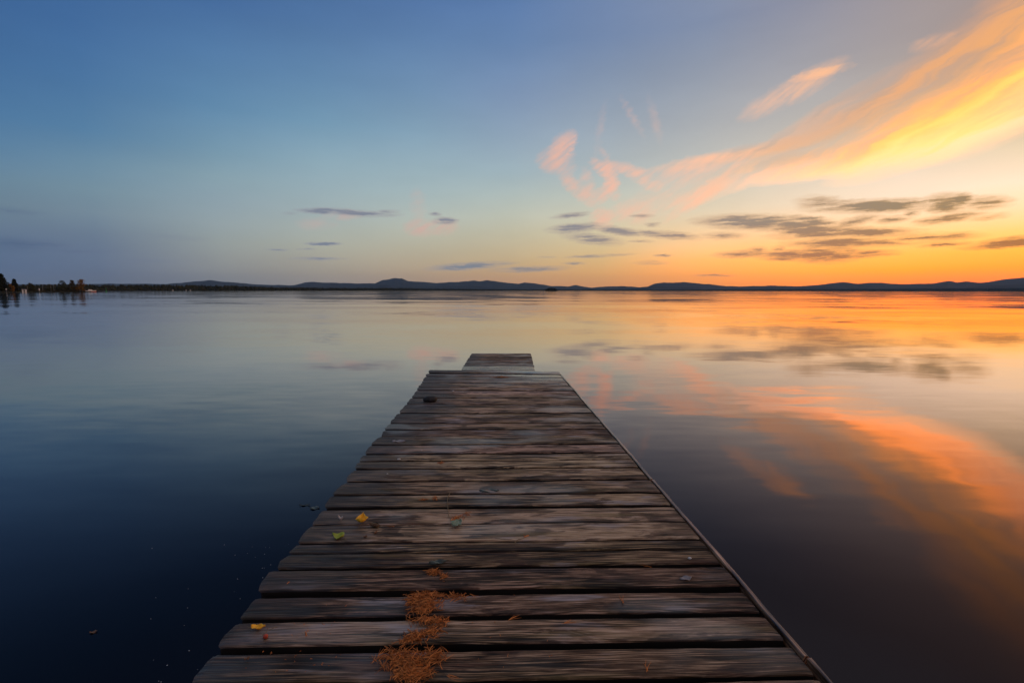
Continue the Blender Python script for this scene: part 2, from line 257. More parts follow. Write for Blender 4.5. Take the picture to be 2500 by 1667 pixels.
    balpha = t.math('MULTIPLY', t.math('MULTIPLY', t.math('MULTIPLY', ba, along), fibm), 0.62, clamp=True)
    base = t.mix(balpha, base, bc)
    # separate fibrous streaks inside the band
    acc = None
    for (a, e, ra, re, ro, s) in STREAKS:
        m = t.mapping(PB, loc=(a, e, 0), rot=(0, 0, R(ro)), scale=(ra, re, 1), typ='TEXTURE')
        g = t.n('ShaderNodeTexGradient', gradient_type='SPHERICAL'); t.put(g.inputs[0], m)
        acc = t.math('MULTIPLY', g.outputs[1], s) if acc is None else t.math('MULTIPLY_ADD', g.outputs[1], s, acc)
    sa = t.math('MULTIPLY', acc, t.maprange(t.math('ADD', t.math('MULTIPLY', f2, 0.6), t.math('MULTIPLY', f1, 0.4)), 0.34, 0.66, 0.55, 1.5))
    sa = t.math('SUBTRACT', 1.0, t.math('EXPONENT', t.math('MULTIPLY', sa, -1.35)))
    sc_ = t.mix(0.35, bc, t.mix(t.maprange(az, 22, 40), (1.1, 0.64, 0.40), (1.5, 0.60, 0.15)))
    sc_ = t.mix(t.maprange(tf, 0.3, 0.9), sc_, bc)
    brown = t.math('MULTIPLY', t.maprange(f2, 0.53, 0.42), t.maprange(tf, 0.85, 0.5))
    sc_ = t.mix(t.math('MULTIPLY', brown, 0.55), sc_, (0.60, 0.37, 0.24))
    base = t.mix(sa, base, sc_)
    # --- pink and orange wisps
    acc = None
    for (a, e, ra, re, ro, s) in PINK_CLOUDS:
        m = t.mapping(PW, loc=(a, e, 0), rot=(0, 0, R(ro)), scale=(ra, re, 1), typ='TEXTURE')
        g = t.n('ShaderNodeTexGradient', gradient_type='SPHERICAL'); t.put(g.inputs[0], m)
        acc = t.math('MULTIPLY', g.outputs[1], s) if acc is None else t.math('MULTIPLY_ADD', g.outputs[1], s, acc)
    wf, _ = t.noise(t.mapping(t.mapping(P, rot=(0, 0, R(-34))), scale=(0.22, 1.0, 1)), 1.0, 5, 0.62)
    pa = t.math('MULTIPLY', acc, t.maprange(wf, 0.36, 0.64, 0.25, 1.7))
    pa = t.math('MULTIPLY', t.math('SUBTRACT', 1.0, t.math('EXPONENT', t.math('MULTIPLY', pa, -1.25))), 0.95)
    pc, _ = t.ramp(t.maprange(az, -20, 50), [(0.0, (0.60, 0.42, 0.38)), (0.3, (0.78, 0.46, 0.36)), (0.45, (0.98, 0.52, 0.37)), (0.6, (1.12, 0.60, 0.38)), (0.8, (1.1, 0.56, 0.28)), (1.0, (1.2, 0.5, 0.2))])
    base = t.mix(pa, base, pc)
    # --- low grey clouds, lit from below on the sunset side
    acc = None
    for (a, e, ra, re, ro, s) in DARK_CLOUDS:
        m = t.mapping(PS, loc=(a, e, 0), rot=(0, 0, R(ro)), scale=(ra, re, 1), typ='TEXTURE')
        g = t.n('ShaderNodeTexGradient', gradient_type='SPHERICAL'); t.put(g.inputs[0], m)
        v = t.math('MULTIPLY', g.outputs[1], s)
        acc = v if acc is None else t.math('MAXIMUM', acc, v)
    df, _ = t.noise(t.mapping(PS, scale=(0.30, 3.4, 1)), 1.0, 6, 0.64)
    dv = t.math('MULTIPLY', acc, t.maprange(df, 0.34, 0.66, 0.45, 1.55))
    da = t.maprange(dv, 0.02, 0.62, 0.0, 0.94)
    azr = t.maprange(az, -50, 50)
    hi, _ = t.ramp(azr, [(0.0, (0.06, 0.11, 0.21)), (0.22, (0.19, 0.22, 0.29)), (0.48, (0.25, 0.26, 0.31)), (0.64, (0.30, 0.27, 0.27)), (0.8, (0.33, 0.25, 0.185)), (0.92, (0.34, 0.23, 0.12)), (1.0, (0.36, 0.21, 0.085))])
    lo, _ = t.ramp(azr, [(0.0, (0.06, 0.11, 0.21)), (0.22, (0.17, 0.21, 0.29)), (0.44, (0.22, 0.25, 0.30)), (0.6, (0.36, 0.28, 0.22)), (0.76, (0.46, 0.20, 0.09)), (1.0, (0.50, 0.17, 0.035))])
    dc = t.mix(t.maprange(el, 3.0, 7.5), lo, hi)
    rim, _ = t.ramp(azr, [(0.0, (0.08, 0.14, 0.25)), (0.25, (0.42, 0.40, 0.42)), (0.6, (0.62, 0.46, 0.34)), (0.8, (0.9, 0.45, 0.16)), (1.0, (0.98, 0.45, 0.08))])
    dc = t.mix(t.maprange(dv, 0.25, 0.75), t.mix(0.5, rim, dc), dc)
    base = t.mix(da, base, dc)
    t.put(bg.inputs[0], base)
    bg.inputs[1].default_value = 1.0
    w.cycles.sampling_method = 'MANUAL'; w.cycles.sample_map_resolution = 512
build_world()

sun = bpy.data.lights.new('sun', 'SUN'); sun.energy = 0.22; sun.angle = R(4); sun.color = (1.0, 0.55, 0.25)
so = bpy.data.objects.new('sun', sun); COL.objects.link(so)
sd = Vector(polar(SUN_AZ, math.cos(R(SUN_EL)), math.sin(R(SUN_EL))))
so.rotation_euler = sd.to_track_quat('Z', 'Y').to_euler()

# ------------------------------------------------------------------ air
def build_haze():
    m, t, out = material('haze')
    v = t.n('ShaderNodeVolumePrincipled')
    v.inputs['Color'].default_value = (0.42, 0.66, 1.0, 1); v.inputs['Density'].default_value = 2.2e-5
    t.put(out.inputs['Volume'], v.outputs[0])
    b = MB(); b.box(-16000, 16000, -16000, 16000, -1.0, 520)
    o = b.build('haze', m)
    tag(o, kind='stuff', label='thin blue dusk haze over the lake')
build_haze()

# ------------------------------------------------------------------ water
def water_material():
    m, t, out = material('lake_water')
    geo = t.n('ShaderNodeNewGeometry')
    pos = geo.outputs['Position']
    def slopes(scale, sx, sy, seed, detail=2.0):
        _, c = t.noise(t.mapping(pos, loc=(seed, seed * 1.7, 0), scale=scale), 1.0, detail, 0.5)
        return t.vmath('MULTIPLY', t.vmath('SUBTRACT', c, (0.5, 0.5, 0.5)), (sx, sy, 0))
    patch, _ = t.noise(t.mapping(pos, loc=(5, 2, 0), scale=(0.035, 0.11, 1)), 1.0, 3, 0.5)
    patch = t.maprange(patch, 0.46, 0.66, 0.25, 1.0)
    a = slopes((0.05, 0.13, 1), 0.012, 0.055, 3.1)
    b = slopes((0.35, 1.1, 1), 0.016, 0.05, 9.7)
    c = slopes((1.3, 5.0, 1), 0.02, 0.06, 21.3)
    s = t.vmath('ADD', a, t.vmath('SCALE', t.vmath('ADD', b, c), s=patch))
    nrm = t.vmath('NORMALIZE', t.vmath('ADD', s, (0, 0, 1)))
    ci = t.vmath('DOT_PRODUCT', geo.outputs['Incoming'], nrm)
    refl, _ = t.ramp(t.math('ABSOLUTE', ci), [(0.0, 0.97), (0.03, 0.93), (0.07, 0.86), (0.12, 0.76), (0.17, 0.62), (0.225, 0.47), (0.28, 0.335), (0.34, 0.19), (0.41, 0.10), (0.48, 0.046), (0.56, 0.026), (0.66, 0.022), (1.0, 0.02)], 'B_SPLINE')
    gl = t.n('ShaderNodeBsdfGlossy'); gl.inputs['Roughness'].default_value = 0.045
    t.put(gl.inputs['Normal'], nrm)
    tn, _ = t.ramp(t.math('ABSOLUTE', ci), [(0.0, (1, .99, .97)), (0.10, (1, .93, .88)), (0.22, (1, .82, .77)), (0.5, (1, .80, .78))])
    t.put(gl.inputs['Color'], tn)
    df = t.n('ShaderNodeBsdfDiffuse'); df.inputs[0].default_value = (0.0016, 0.0028, 0.006, 1)
    mx = t.n('ShaderNodeMixShader')
    t.put(mx.inputs[0], refl); t.put(mx.inputs[1], df.outputs[0]); t.put(mx.inputs[2], gl.outputs[0])
    t.put(out.inputs[0], mx.outputs[0])
    return m
b = MB()
b.v = [(-15500, -15500, 0), (15500, -15500, 0), (15500, 15500, 0), (-15500, 15500, 0)]; b.face((0, 1, 2, 3))
tag(b.build('water', water_material()), kind='structure')

# ------------------------------------------------------------------ hills and far shore
def fbm(x, y, z=0.0, o=4):
    return mnoise.fractal(Vector((x, y, z)), 1.0, 2.0, o)

M_hill = simple('hill_forest', (0.022, 0.030, 0.036), (0.05, 0.06, 0.062), 0.004, 0.95, 0.05)
def ridge(name, d, front, back, prof, az0, az1, step, amp):
    m = MB(); n = int((az1 - az0) / step) + 1
    rows = [(-front, 0.0), (-front * .75, .22), (-front * .5, .5), (-front * .25, .8), (0, 1.0), (back * .4, .8), (back, .2)]
    for i in range(n):
        az = az0 + i * step
        e = prof(az)
        h = d * math.tan(R(e)) + CAM_Z
        for j, (dd, k) in enumerate(rows):
            x, y, _ = polar(az, d + dd)
            z = h * k
            if 0 < k: z *= 1 + amp * fbm(x / 500, y / 500, 3.0) * (0.35 if k == 1 else 1)
            m.v.append((x, y, max(z, 0.4) if j else -0.6))
    L = len(rows)
    for i in range(n - 1):
        for j in range(L - 1):
            a = i * L + j
            m.face((a, a + L, a + L + 1, a + 1))
    return tag(m.build(name, M_hill, smooth=True), kind='structure')
ridge('hills', 11500, 3000, 2200, lambda a: interp(HILL_LINE, a) + 0.045 * mnoise.noise(Vector((a * 1.1, 7, 0))) + 0.022 * mnoise.noise(Vector((a * 4.3, 3, 0))), -56, 56, 0.08, 0.16)
ridge('foothills', 8200, 900, 900, lambda a: 0.42 * interp(HILL_LINE, a + 1.5) + 0.06 + 0.05 * mnoise.noise(Vector((a * .35, 1, 0))), -56, 56, 0.15, 0.25)

SHORE = [(-60, 1250), (-46, 1200), (-36, 1300), (-28, 1550), (-20, 2100), (-12, 2900), (-4, 3700), (6, 4600), (16, 5600), (28, 6400), (60, 6600)]
M_shore = simple('shore_ground', (0.018, 0.02, 0.012), (0.035, 0.035, 0.022), 0.05, 0.95, 0.05)
def shore():
    m = MB(); az0, step, n = -56, 0.2, 561
    for i in range(n):
        az = az0 + step * i
        d = interp(SHORE, az) * (1 + 0.012 * mnoise.noise(Vector((az * .8, 0, 0)))); e = interp(FOREST_LINE, az)
        hh = max(d * math.tan(R(e)) + CAM_Z - 11, 1.5); dp = 120 + 0.06 * d
        for dd, z in ((-3, -0.5), (4, 0.6), (dp * .5, hh * .45 + .5), (dp, hh), (dp * 1.6, hh), (dp * 2.2, -0.5)):
            x, y, _ = polar(az, d + dd); m.v.append((x, y, z))
    for i in range(n - 1):
        for j in range(5):
            a = i * 6 + j; m.face((a, a + 6, a + 7, a + 1))
    tag(m.build('far_shore', M_shore, smooth=True), kind='structure')
shore()

def tree_clump(m, x, y, z, h, w, conifer, rnd):
    b = len(m.v); n = 6
    if conifer:
        rings = [(0.0, .9), (.25, 1.0), (.55, .62), (.8, .3)]
    else:
        rings = [(0.0, .55), (.25, .95), (.55, 1.0), (.82, .6)]
    for (k, r) in rings:
        for q in range(n):
            a = 2 * math.pi * q / n + k
            rr = w * .5 * r * rnd.uniform(.75, 1.2)
            m.v.append((x + math.cos(a) * rr, y + math.sin(a) * rr, z + h * k * rnd.uniform(.95, 1.05)))
    m.v.append((x, y, z + h))
    for i in range(len(rings) - 1):
        for q in range(n):
            q2 = (q + 1) % n
            m.face((b + i * n + q, b + i * n + q2, b + (i + 1) * n + q2, b + (i + 1) * n + q))
    e = b + (len(rings) - 1) * n
    for q in range(n): m.face((e + q, e + (q + 1) % n, b + len(rings) * n))

def far_forest():
    m = MB(); rnd = random.Random(4)
    for row, k in enumerate((0.04, 0.3, 0.55, 0.8, 1.0)):
        az = -55.5
        while az < 55.5:
            d = interp(SHORE, az); e = interp(FOREST_LINE, az); dp = 120 + 0.06 * d
            hh = max(d * math.tan(R(e)) + CAM_Z - 11, 1.5)
            sz = (d / 1300) ** .62
            x, y, _ = polar(az, d + dp * k)
            z = hh * min(k, 1) * .9
            h = min(rnd.uniform(8, 13), hh + 12) * (1 if row else rnd.uniform(.5, .8))
            tree_clump(m, x, y, z - .5, h, rnd.uniform(5, 9) * sz, rnd.random() < .28, rnd)
            az += math.degrees(rnd.uniform(3.5, 7.5) * sz / d)
    mat = simple('far_forest_leaves', (0.012, 0.016, 0.010), (0.045, 0.042, 0.018), 0.02, 0.95, 0.05)
    tag(m.build('far_forest', mat), kind='stuff', label='dark mixed forest along the far lake shore')
far_forest()

# tiny pale houses at the far shore
M_white = simple('white_paint', (0.62, 0.60, 0.57), (0.78, 0.76, 0.72), 3.0, 0.6, 0.3)
M_darkroof = simple('dark_roof', (0.03, 0.028, 0.026), (0.06, 0.05, 0.045), 3.0, 0.8, 0.2)
M_palewall = simple('pale_wall', (0.30, 0.28, 0.25), (0.42, 0.39, 0.35), 3.0, 0.8, 0.2)
def house(az, d, w, h, rz, label, group=None):
    r = empty('lakeside_house', polar(az, d, 1.2), rz)
    m = MB(); m.box(-w / 2, w / 2, -w * .35, w * .35, -1.5, h); m.build('wall', M_palewall, r)
    m = MB()
    o = .4; dd = w * .35 + o; ww = w / 2 + o
    m.v = [(-ww, -dd, h), (ww, -dd, h), (ww, dd, h), (-ww, dd, h), (-ww, 0, h + w * .28), (ww, 0, h + w * .28)]
    for f in ((0, 1, 5, 4), (2, 3, 4, 5), (0, 4, 3), (1, 2, 5), (0, 3, 2, 1)): m.face(f)
    m.build('roof', M_darkroof, r)
    tag(r, label, 'house', group)
    return r
hg = 'small pale houses at the foot of the far forest'
for az, w, h in ((-36.55, 3.0, 1.5), (-35.45, 2.2, 1.3), (-35.1, 2.6, 1.6)):
    house(az, interp(SHORE, az) - 4, w, h, R(az * -1 + 8), 'tiny pale house at the water below the far dark forest', hg)

# ------------------------------------------------------------------ trees
def leaf_mat(name, c1, c2, rough=0.8):
    m, t, out = material(name)
    geo = t.n('ShaderNodeNewGeometry')
    c = t.mix(geo.outputs['Random Per Island'], c1, c2)
    principled(t, out, c, rough, 0.2)
    return m
M_bark = simple('bark', (0.03, 0.024, 0.018), (0.07, 0.055, 0.045), 6, 0.9, 0.1, (1, 1, .2))
M_pine = leaf_mat('pine_needles', (0.008, 0.013, 0.007), (0.03, 0.036, 0.018))
M_green = leaf_mat('olive_leaves', (0.016, 0.020, 0.006), (0.075, 0.07, 0.018))
M_brown = leaf_mat('bronze_leaves', (0.03, 0.020, 0.006), (0.12, 0.075, 0.018))
M_orange = leaf_mat('autumn_leaves', (0.10, 0.045, 0.008), (0.34, 0.165, 0.025))
M_reed = leaf_mat('shore_scrub_leaves', (0.012, 0.012, 0.006), (0.06, 0.045, 0.016))

def leaf_quad(m, p, s, rnd):
    n = Vector((rnd.gauss(0, 1), rnd.gauss(0, 1), rnd.gauss(0, 1) + .4)).normalized()
    u = n.orthogonal().normalized(); w = n.cross(u)
    a = rnd.uniform(0, 6.28); u, w = u * math.cos(a) + w * math.sin(a), w * math.cos(a) - u * math.sin(a)
    b = len(m.v); p = Vector(p)
    m.v += [tuple(p - u * s), tuple(p - w * s * .55), tuple(p + u * s), tuple(p + w * s * .55)]
    m.face((b, b + 1, b + 2, b + 3))

def broad_tree(name, loc, h, w, mat, label, seed, cat='tree', group=None, base=.05, n=1300, ls=.26):
    rnd = random.Random(seed)
    r = empty(name, loc)
    tm = MB()
    top = Vector((rnd.uniform(-.3, .3), rnd.uniform(-.3, .3), h * .9))
    tm.tube([(0, 0, -1), (0.05, 0, h * .3), tuple(top * .66), tuple(top)], [h * .022, h * .016, h * .01, h * .003], 7)
    cl = []
    for k in range(26):
        z = h * (base + (0.97 - base) * rnd.random() ** .8)
        q = (z / h - base) / (1 - base)
        rr = w * .5 * math.sin(math.pi * min(1, .12 + .88 * q ** .75)) ** .7 * rnd.uniform(.3, .85)
        a = rnd.uniform(0, 6.28)
        p = Vector((math.cos(a) * rr, math.sin(a) * rr, z))
        cl.append((p, w * rnd.uniform(.14, .24)))
        st = Vector((0, 0, max(z - h * .18, h * .1)))
        tm.tube([st, st.lerp(p, .55) + Vector((0, 0, -.1)), p], [h * .008, h * .005, h * .002], 5)
    cl.append((Vector((0, 0, h * .93)), w * .13))
    tm.build('trunk', M_bark, r)
    m = MB()
    for i in range(n):
        p, s = cl[rnd.randrange(len(cl))]
        v = Vector((rnd.gauss(0, 1), rnd.gauss(0, 1), rnd.gauss(0, 1)))
        v = v.normalized() * s * rnd.uniform(.35, 1.15)
        q = p + Vector((v.x, v.y, v.z * 1.15))
        q.z = min(max(q.z, h * base * .6), h)
        leaf_quad(m, q, ls * rnd.uniform(.6, 1.3), rnd)
    m.build('crown', mat, r)
    tag(r, label, cat, group)
    return r

def conifer(loc, h, w, label, seed, group=None, name='pine_tree'):
    rnd = random.Random(seed)
    r = empty(name, loc)
    tm = MB(); tm.tube([(0, 0, -1), (.1, 0, h * .5), (0, .1, h * .97)], [h * .022, h * .013, h * .003], 7)
    m = MB()
    lev = 15
    for k in range(lev):
        q = k / (lev - 1); z = h * (.10 + .87 * q)
        L = w * .5 * (1 - q) ** .75 * rnd.uniform(.75, 1.12) + .25
        nb = 7 if q < .7 else 5
        for j in range(nb):
            a = 6.283 * j / nb + rnd.uniform(-.4, .4); LL = L * rnd.uniform(.65, 1.15)
            end = Vector((math.cos(a) * LL, math.sin(a) * LL, z - LL * .16 + rnd.uniform(-.1, .2)))
            st = Vector((0, 0, z))
            tm.tube([st, end], [.05, .015], 4)
            for i in range(26):
                f = rnd.uniform(.05, 1.05)
                leaf_quad(m, st.lerp(end, f) + Vector((rnd.gauss(0, .16), rnd.gauss(0, .16), rnd.gauss(0, .14))) * (1 + LL * .12), rnd.uniform(.28, .6), rnd)
    tm.build('trunk', M_bark, r); m.build('crown', M_pine, r)
    tag(r, label, 'tree', group)
    return r

SP = 450.0
# low spit with scrub
def spit():
    M = simple('spit_ground', (0.02, 0.02, 0.012), (0.06, 0.05, 0.03), 0.3, 0.95, 0.05)
    m = MB()
    n = 90
    for i in range(n + 1):
        az = -58 + (-42.62 + 58) * i / n
        near = 462 - 55 * max(0, (-46.0 - az) / 12) + 3 * mnoise.noise(Vector((az * 2.1, 0, 0)))
        wid = 70 * min(1, max(0.03, (-42.6 - az) / 2.2)) ** .6
        top = .55 + .75 * min(1, max(0, (-44 - az) / 2.0))
        for dd, z in ((-1.5, -.4), (1.0, .12), (4, top * .55), (wid * .5 + 5, top), (wid + 6, top * .6), (wid + 10, -.4)):
            x, y, _ = polar(az, near + dd); m.v.append((x, y, z + (.1 * fbm(x / 6, y / 6) if z > 0 else 0)))
    for i in range(n):
        for j in range(5):
            a = i * 6 + j; m.face((a, a + 6, a + 7, a + 1))
    tag(m.build('spit', M, smooth=True), kind='structure')
    # scrub and reeds: one mass
    rnd = random.Random(8); s = MB()
    for i in range(2600):
        az = rnd.uniform(-56, -43.0)
        near = 462 - 55 * max(0, (-46.0 - az) / 12)
        x, y, _ = polar(az, near + rnd.uniform(2.5, 16))
        hh = .5 + 1.3 * max(0, mnoise.noise(Vector((az * 3.3, 2, 0))) + .35)
        hh *= min(1, (-42.7 - az) / 1.0)
        for k in range(5):
            leaf_quad(s, (x + rnd.gauss(0, .5), y + rnd.gauss(0, .5), .3 + rnd.random() * hh), rnd.uniform(.18, .45), rnd)
    tag(s.build('shore_scrub', M_reed), kind='stuff', label='low dark scrub and reeds on the spit')
spit()

def gz(az): return .6
def at(az, d, z=.35): return polar(az, d, z)
conifer(at(-48.05, 415), 10.9, 8.4, 'tall dark pine with ragged layered top at the wooded end of the spit', 1)
conifer(at(-48.75, 418), 10.6, 8.0, 'dark pine half cut off at the very end of the spit', 2)
conifer(at(-49.5, 410), 10.2, 8.0, 'dark pine beyond the outermost one on the spit', 5)
conifer(at(-47.35, 428), 7.9, 4.2, 'small slim pine beside the tall dark pine', 3)
broad_tree('bush', at(-48.55, 404), 5.4, 5.2, M_green, 'rounded olive bush under the tall dark pine', 7, 'bush', base=.02)
broad_tree('autumn_tree', at(-47.6, 420), 4.8, 3.6, M_orange, 'short rusty bush beside the dark pines', 9, 'bush', base=.02)
broad_tree('leafy_tree', at(-46.45, 470), 6.0, 5.2, M_green, 'dim green tree behind the pale shed and masts', 12)
broad_tree('leafy_tree', at(-44.46, 470), 8.1, 5.0, M_green, 'dark olive tree, first of the three on the spit tip seen from the pines', 13)
broad_tree('leafy_tree', at(-43.83, 470), 8.3, 4.4, M_brown, 'bronze tree between the olive tree and the orange tree', 14)
broad_tree('autumn_tree', at(-43.22, 470), 9.1, 6.6, M_orange, 'bright orange autumn tree at the tip of the spit', 15, n=1500)
broad_tree('bush', at(-44.15, 472), 3.4, 3.0, M_green, 'low green bush between the olive and bronze trees', 16, 'bush', base=.02)
broad_tree('bush', at(-43.55, 472), 3.5, 2.6, M_brown, 'low brown bush tucked between the bronze and orange trees', 17, 'bush', base=.02)
broad_tree('bush', at(-45.3, 473), 2.4, 5.0, M_green, 'long low dark thicket beneath the two thin masts', 18, 'bush', base=.02)

M_metal = simple('pale_metal', (0.13, 0.13, 0.13), (0.22, 0.21, 0.2), 4, 0.4, 0.5)
def mast(az, h, label, group=None):
    m = MB(); m.tube([(0, 0, -.4), (0, 0, h * .5), (0, 0, h)], [.09, .08, .05], 8)
    r = empty('mast', at(az, 466, .7)); m.build('pole', M_metal, r)
    c = MB(); c.box(-.45, .45, -.04, .04, h * .62, h * .62 + .06); c.build('crossbar', M_metal, r)
    tag(r, label, 'mast', group)
mast(-46.62, 4.6, 'thin pale mast standing just past the white shed')
mast(-45.71, 4.8, 'lone thin mast between the white shed and the pair of masts')
mast(-45.2, 5.2, 'first thin mast of the close pair before the olive tree')
mast(-45.02, 5.1, 'second thin mast of the close pair, nearer the olive tree')
# white hut
r = empty('hut', at(-46.82, 440, .9), R(47)); tag(r, 'tiny white shed with dark door on the spit shore', 'shed')
m = MB(); m.box(-1.1, 1.1, -.8, .8, -.9, 1.0); m.build('wall', M_white, r)
m = MB()
m.v = [(-1.3, -1.0, 1.0), (1.3, -1.0, 1.0), (1.3, 1.0, 1.0), (-1.3, 1.0, 1.0), (-1.3, 0, 1.55), (1.3, 0, 1.55)]
for f in ((0, 1, 5, 4), (2, 3, 4, 5), (0, 4, 3), (1, 2, 5), (0, 3, 2, 1)): m.face(f)
m.build('roof', M_darkroof, r)
m = MB(); m.box(-.35, .25, -.86, -.81, -.7, .7); m.build('door', M_darkroof, r)
# white sign boards
def board(az, d, w, h, z, label):
    r = empty('sign_board', at(az, d, .4), R(-az)); tag(r, label, 'sign')
    m = MB(); m.box(-w / 2, w / 2, -.05, .05, z, z + h); m.build('panel', M_white, r)
    m = MB(); m.tube([(0, .12, -.4), (0, .12, z + h * .8)], [.07, .07], 8); m.build('post', M_metal, r)
board(-45.92, 455, .5, 1.5, .7, 'upright narrow white board between the shed and the masts')
board(-47.85, 408, .6, .6, 1.3, 'small white board in front of the dark pines')
# rock at the tip
def rock(name, loc, s, mat, label, cat, seed, flat=.5):
    m = MB(); n, k = 14, 8; rnd = random.Random(seed)
    for i in range(k + 1):
        ph = math.pi * i / k
        for j in range(n):
            th = 2 * math.pi * j / n
            v = Vector((math.sin(ph) * math.cos(th), math.sin(ph) * math.sin(th), math.cos(ph)))
            r_ = 1 + .28 * mnoise.noise(v * 1.6 + Vector((seed, 0, 0))) + .1 * mnoise.noise(v * 4 + Vector((seed, 3, 0)))
            m.v.append((v.x * s[0] * r_, v.y * s[1] * r_, v.z * s[2] * r_))
    for i in range(k):
        for j in range(n):
            a, b2 = i * n + j, i * n + (j + 1) % n
            m.face((a, a + n, b2 + n, b2))
    o = m.build(name, mat, smooth=True, loc=loc)
    tag(o, label, cat)
    return o
M_rock = simple('shore_rock', (0.02, 0.018, 0.016), (0.06, 0.055, 0.05), 1.2, 0.9, 0.2)
rock('rock', at(-42.05, 505, .1), (3.6, 2.2, .9), M_rock, 'low dark rock awash just off the boat', 'rock', 3)
rock('rock', at(-41.85, 512, .05), (1.6, 1.2, .5), M_rock, 'smaller dark rock beside the low one off the boat', 'rock', 6)

# motor boat
def boat():
    r = empty('motorboat', at(-42.62, 492, 0.0), R(47.5)); r.scale = (.70, .8, .95); tag(r, 'white topped motorboat with red stern moored at the spit tip', 'boat')
    M_hullw = simple('boat_white', (0.70, 0.66, 0.62), (0.82, 0.78, 0.74), 2, 0.35, 0.5)
    M_red = simple('boat_red', (0.22, 0.03, 0.02), (0.32, 0.05, 0.03), 2, 0.5, 0.4)
    M_glass = simple('boat_glass', (0.02, 0.022, 0.025), (0.04, 0.04, 0.045), 2, 0.1, 0.5)
    def hull(z0, z1, k0, k1, mat, name, cap):
        m = MB(); n = 16
        for z, k in ((z0, k0), (z1, k1)):
            for i in range(n + 1):
                u = i / n; x = -4.6 + 9.2 * u
                wv = 1.35 * (1 - max(0, (u - .45) / .55) ** 2.2) * k
                sh = .45 * max(0, u - .4) if z == z1 else 0
                m.v.append((x * (1 if z == z1 else .96), wv + .01, z + sh)); m.v.append((x * (1 if z == z1 else .96), -wv - .01, z + sh))
        o = 2 * (n + 1)
        for i in range(n):
            a = 2 * i
            m.face((a, a + 2, a + 2 + o, a + o)); m.face((a + 1, a + 1 + o, a + 3 + o, a + 3))
            if cap: m.face((a + o, a + 2 + o, a + 3 + o, a + 1 + o))
        m.face((0, o, o + 1, 1)); m.face((2 * n, 2 * n + 1, o + 2 * n + 1, o + 2 * n))
        m.build(name, mat, r)
    hull(-.3, .55, .82, .95, M_red, 'hull', False)
    hull(.552, 1.15, .96, 1.0, M_hullw, 'topsides', True)
    m = MB()
    m.v = [(-2.2, 1.0, 1.2), (1.6, .85, 1.3), (1.6, -.85, 1.3), (-2.2, -1.0, 1.2), (-1.8, .85, 2.15), (.5, .75, 2.1), (.5, -.75, 2.1), (-1.8, -.85, 2.15)]
    for f in ((0, 1, 5, 4), (1, 2, 6, 5), (2, 3, 7, 6), (3, 0, 4, 7), (4, 5, 6, 7)): m.face(f)
    m.build('cabin', M_hullw, r)
    m = MB(); m.v = [(1.45, .7, 1.42), (1.45, -.7, 1.42), (.66, -.64, 2.0), (.66, .64, 2.0)]
    m.v = [(x + .06, y, z) for x, y, z in m.v]; m.face((0, 1, 2, 3)); m.build('windscreen', M_glass, r)
    m = MB(); m.box(-5.0, -4.62, -.35, .35, -.2, 1.5); m.tube([(-4.8, 0, 1.5), (-4.75, 0, 1.62)], [.3, .18], 8); m.build('outboard_motor', M_red, r)
    m = MB(); m.tube([(-4.2, 1.15, 1.15), (-4.2, 1.15, 2.4), (-3.2, 1.1, 2.5), (-3.2, -1.1, 2.5), (-4.2, -1.15, 2.4), (-4.2, -1.15, 1.15)], [.035] * 6, 6); m.build('rail', M_metal, r)
boat()

# green buoy
def buoy():
    r = empty('buoy', at(-41.56, 545, 0)); r.scale = (.55, .55, .62); tag(r, 'green pillar buoy with pointed topmark floating off the spit', 'buoy')
    M_g = simple('buoy_green', (0.01, 0.16, 0.03), (0.02, 0.24, 0.05), 3, 0.5, 0.4)
    M_dk = simple('buoy_dark', (0.02, 0.03, 0.02), (0.03, 0.05, 0.03), 3, 0.6, 0.3)
    m = MB(); m.tube([(0, 0, -.6), (0, 0, -.1), (0, 0, .5), (0, 0, .9)], [.9, 1.25, 1.2, .7], 14); m.build('float', M_g, r)
    m = MB(); m.tube([(0, 0, .9), (-.12, 0, 3.0), (-.2, 0, 4.4)], [.55, .32, .2], 12); m.build('tower', M_g, r)
    m = MB(); m.tube([(-.2, 0, 4.4), (-.2, 0, 4.7), (-.22, 0, 5.9)], [.08, .5, .03], 12); m.build('topmark', M_g, r)
    m = MB(); m.box(-1.0, -.6, -.1, .1, 1.0, 1.6); m.build('marker_plate', M_dk, r)
buoy()

# small islet
def islet():
    D = 1500
    r0 = polar(4.9, D)
    m = MB(); n = 28
    for k, (s, z) in enumerate(((1.0, -.4), (.92, .5), (.6, 1.2), (.2, 1.5))):
        for j in range(n):
            a = 2 * math.pi * j / n
            q = s * (1 + .12 * mnoise.noise(Vector((math.cos(a) * 1.5, math.sin(a) * 1.5, 4))))
            m.v.append((r0[0] + 22 * q * math.cos(a), r0[1] + 12 * q * math.sin(a), z))
    for k in range(3):
        for j in range(n):
            a, b2 = k * n + j, k * n + (j + 1) % n; m.face((a, b2, b2 + n, a + n))
    m.face([3 * n + j for j in range(n)])
    tag(m.build('islet', M_shore, smooth=True), kind='structure')
    rnd = random.Random(3)
    for k in range(9):
        x = -17 + 34 * k / 8 + rnd.uniform(-1, 1)
        h = 10.5 * (1 - .4 * abs(x / 17) ** 2) * rnd.uniform(.85, 1.05)
        broad_tree('island_tree', (r0[0] + x, r0[1] + rnd.uniform(-4, 4), .8), h, 7.5, M_pine, 'dark tree in the dense clump on the tiny islet', 40 + k, 'tree', 'trees crowded on the islet', base=.02, n=320, ls=.7)
islet()

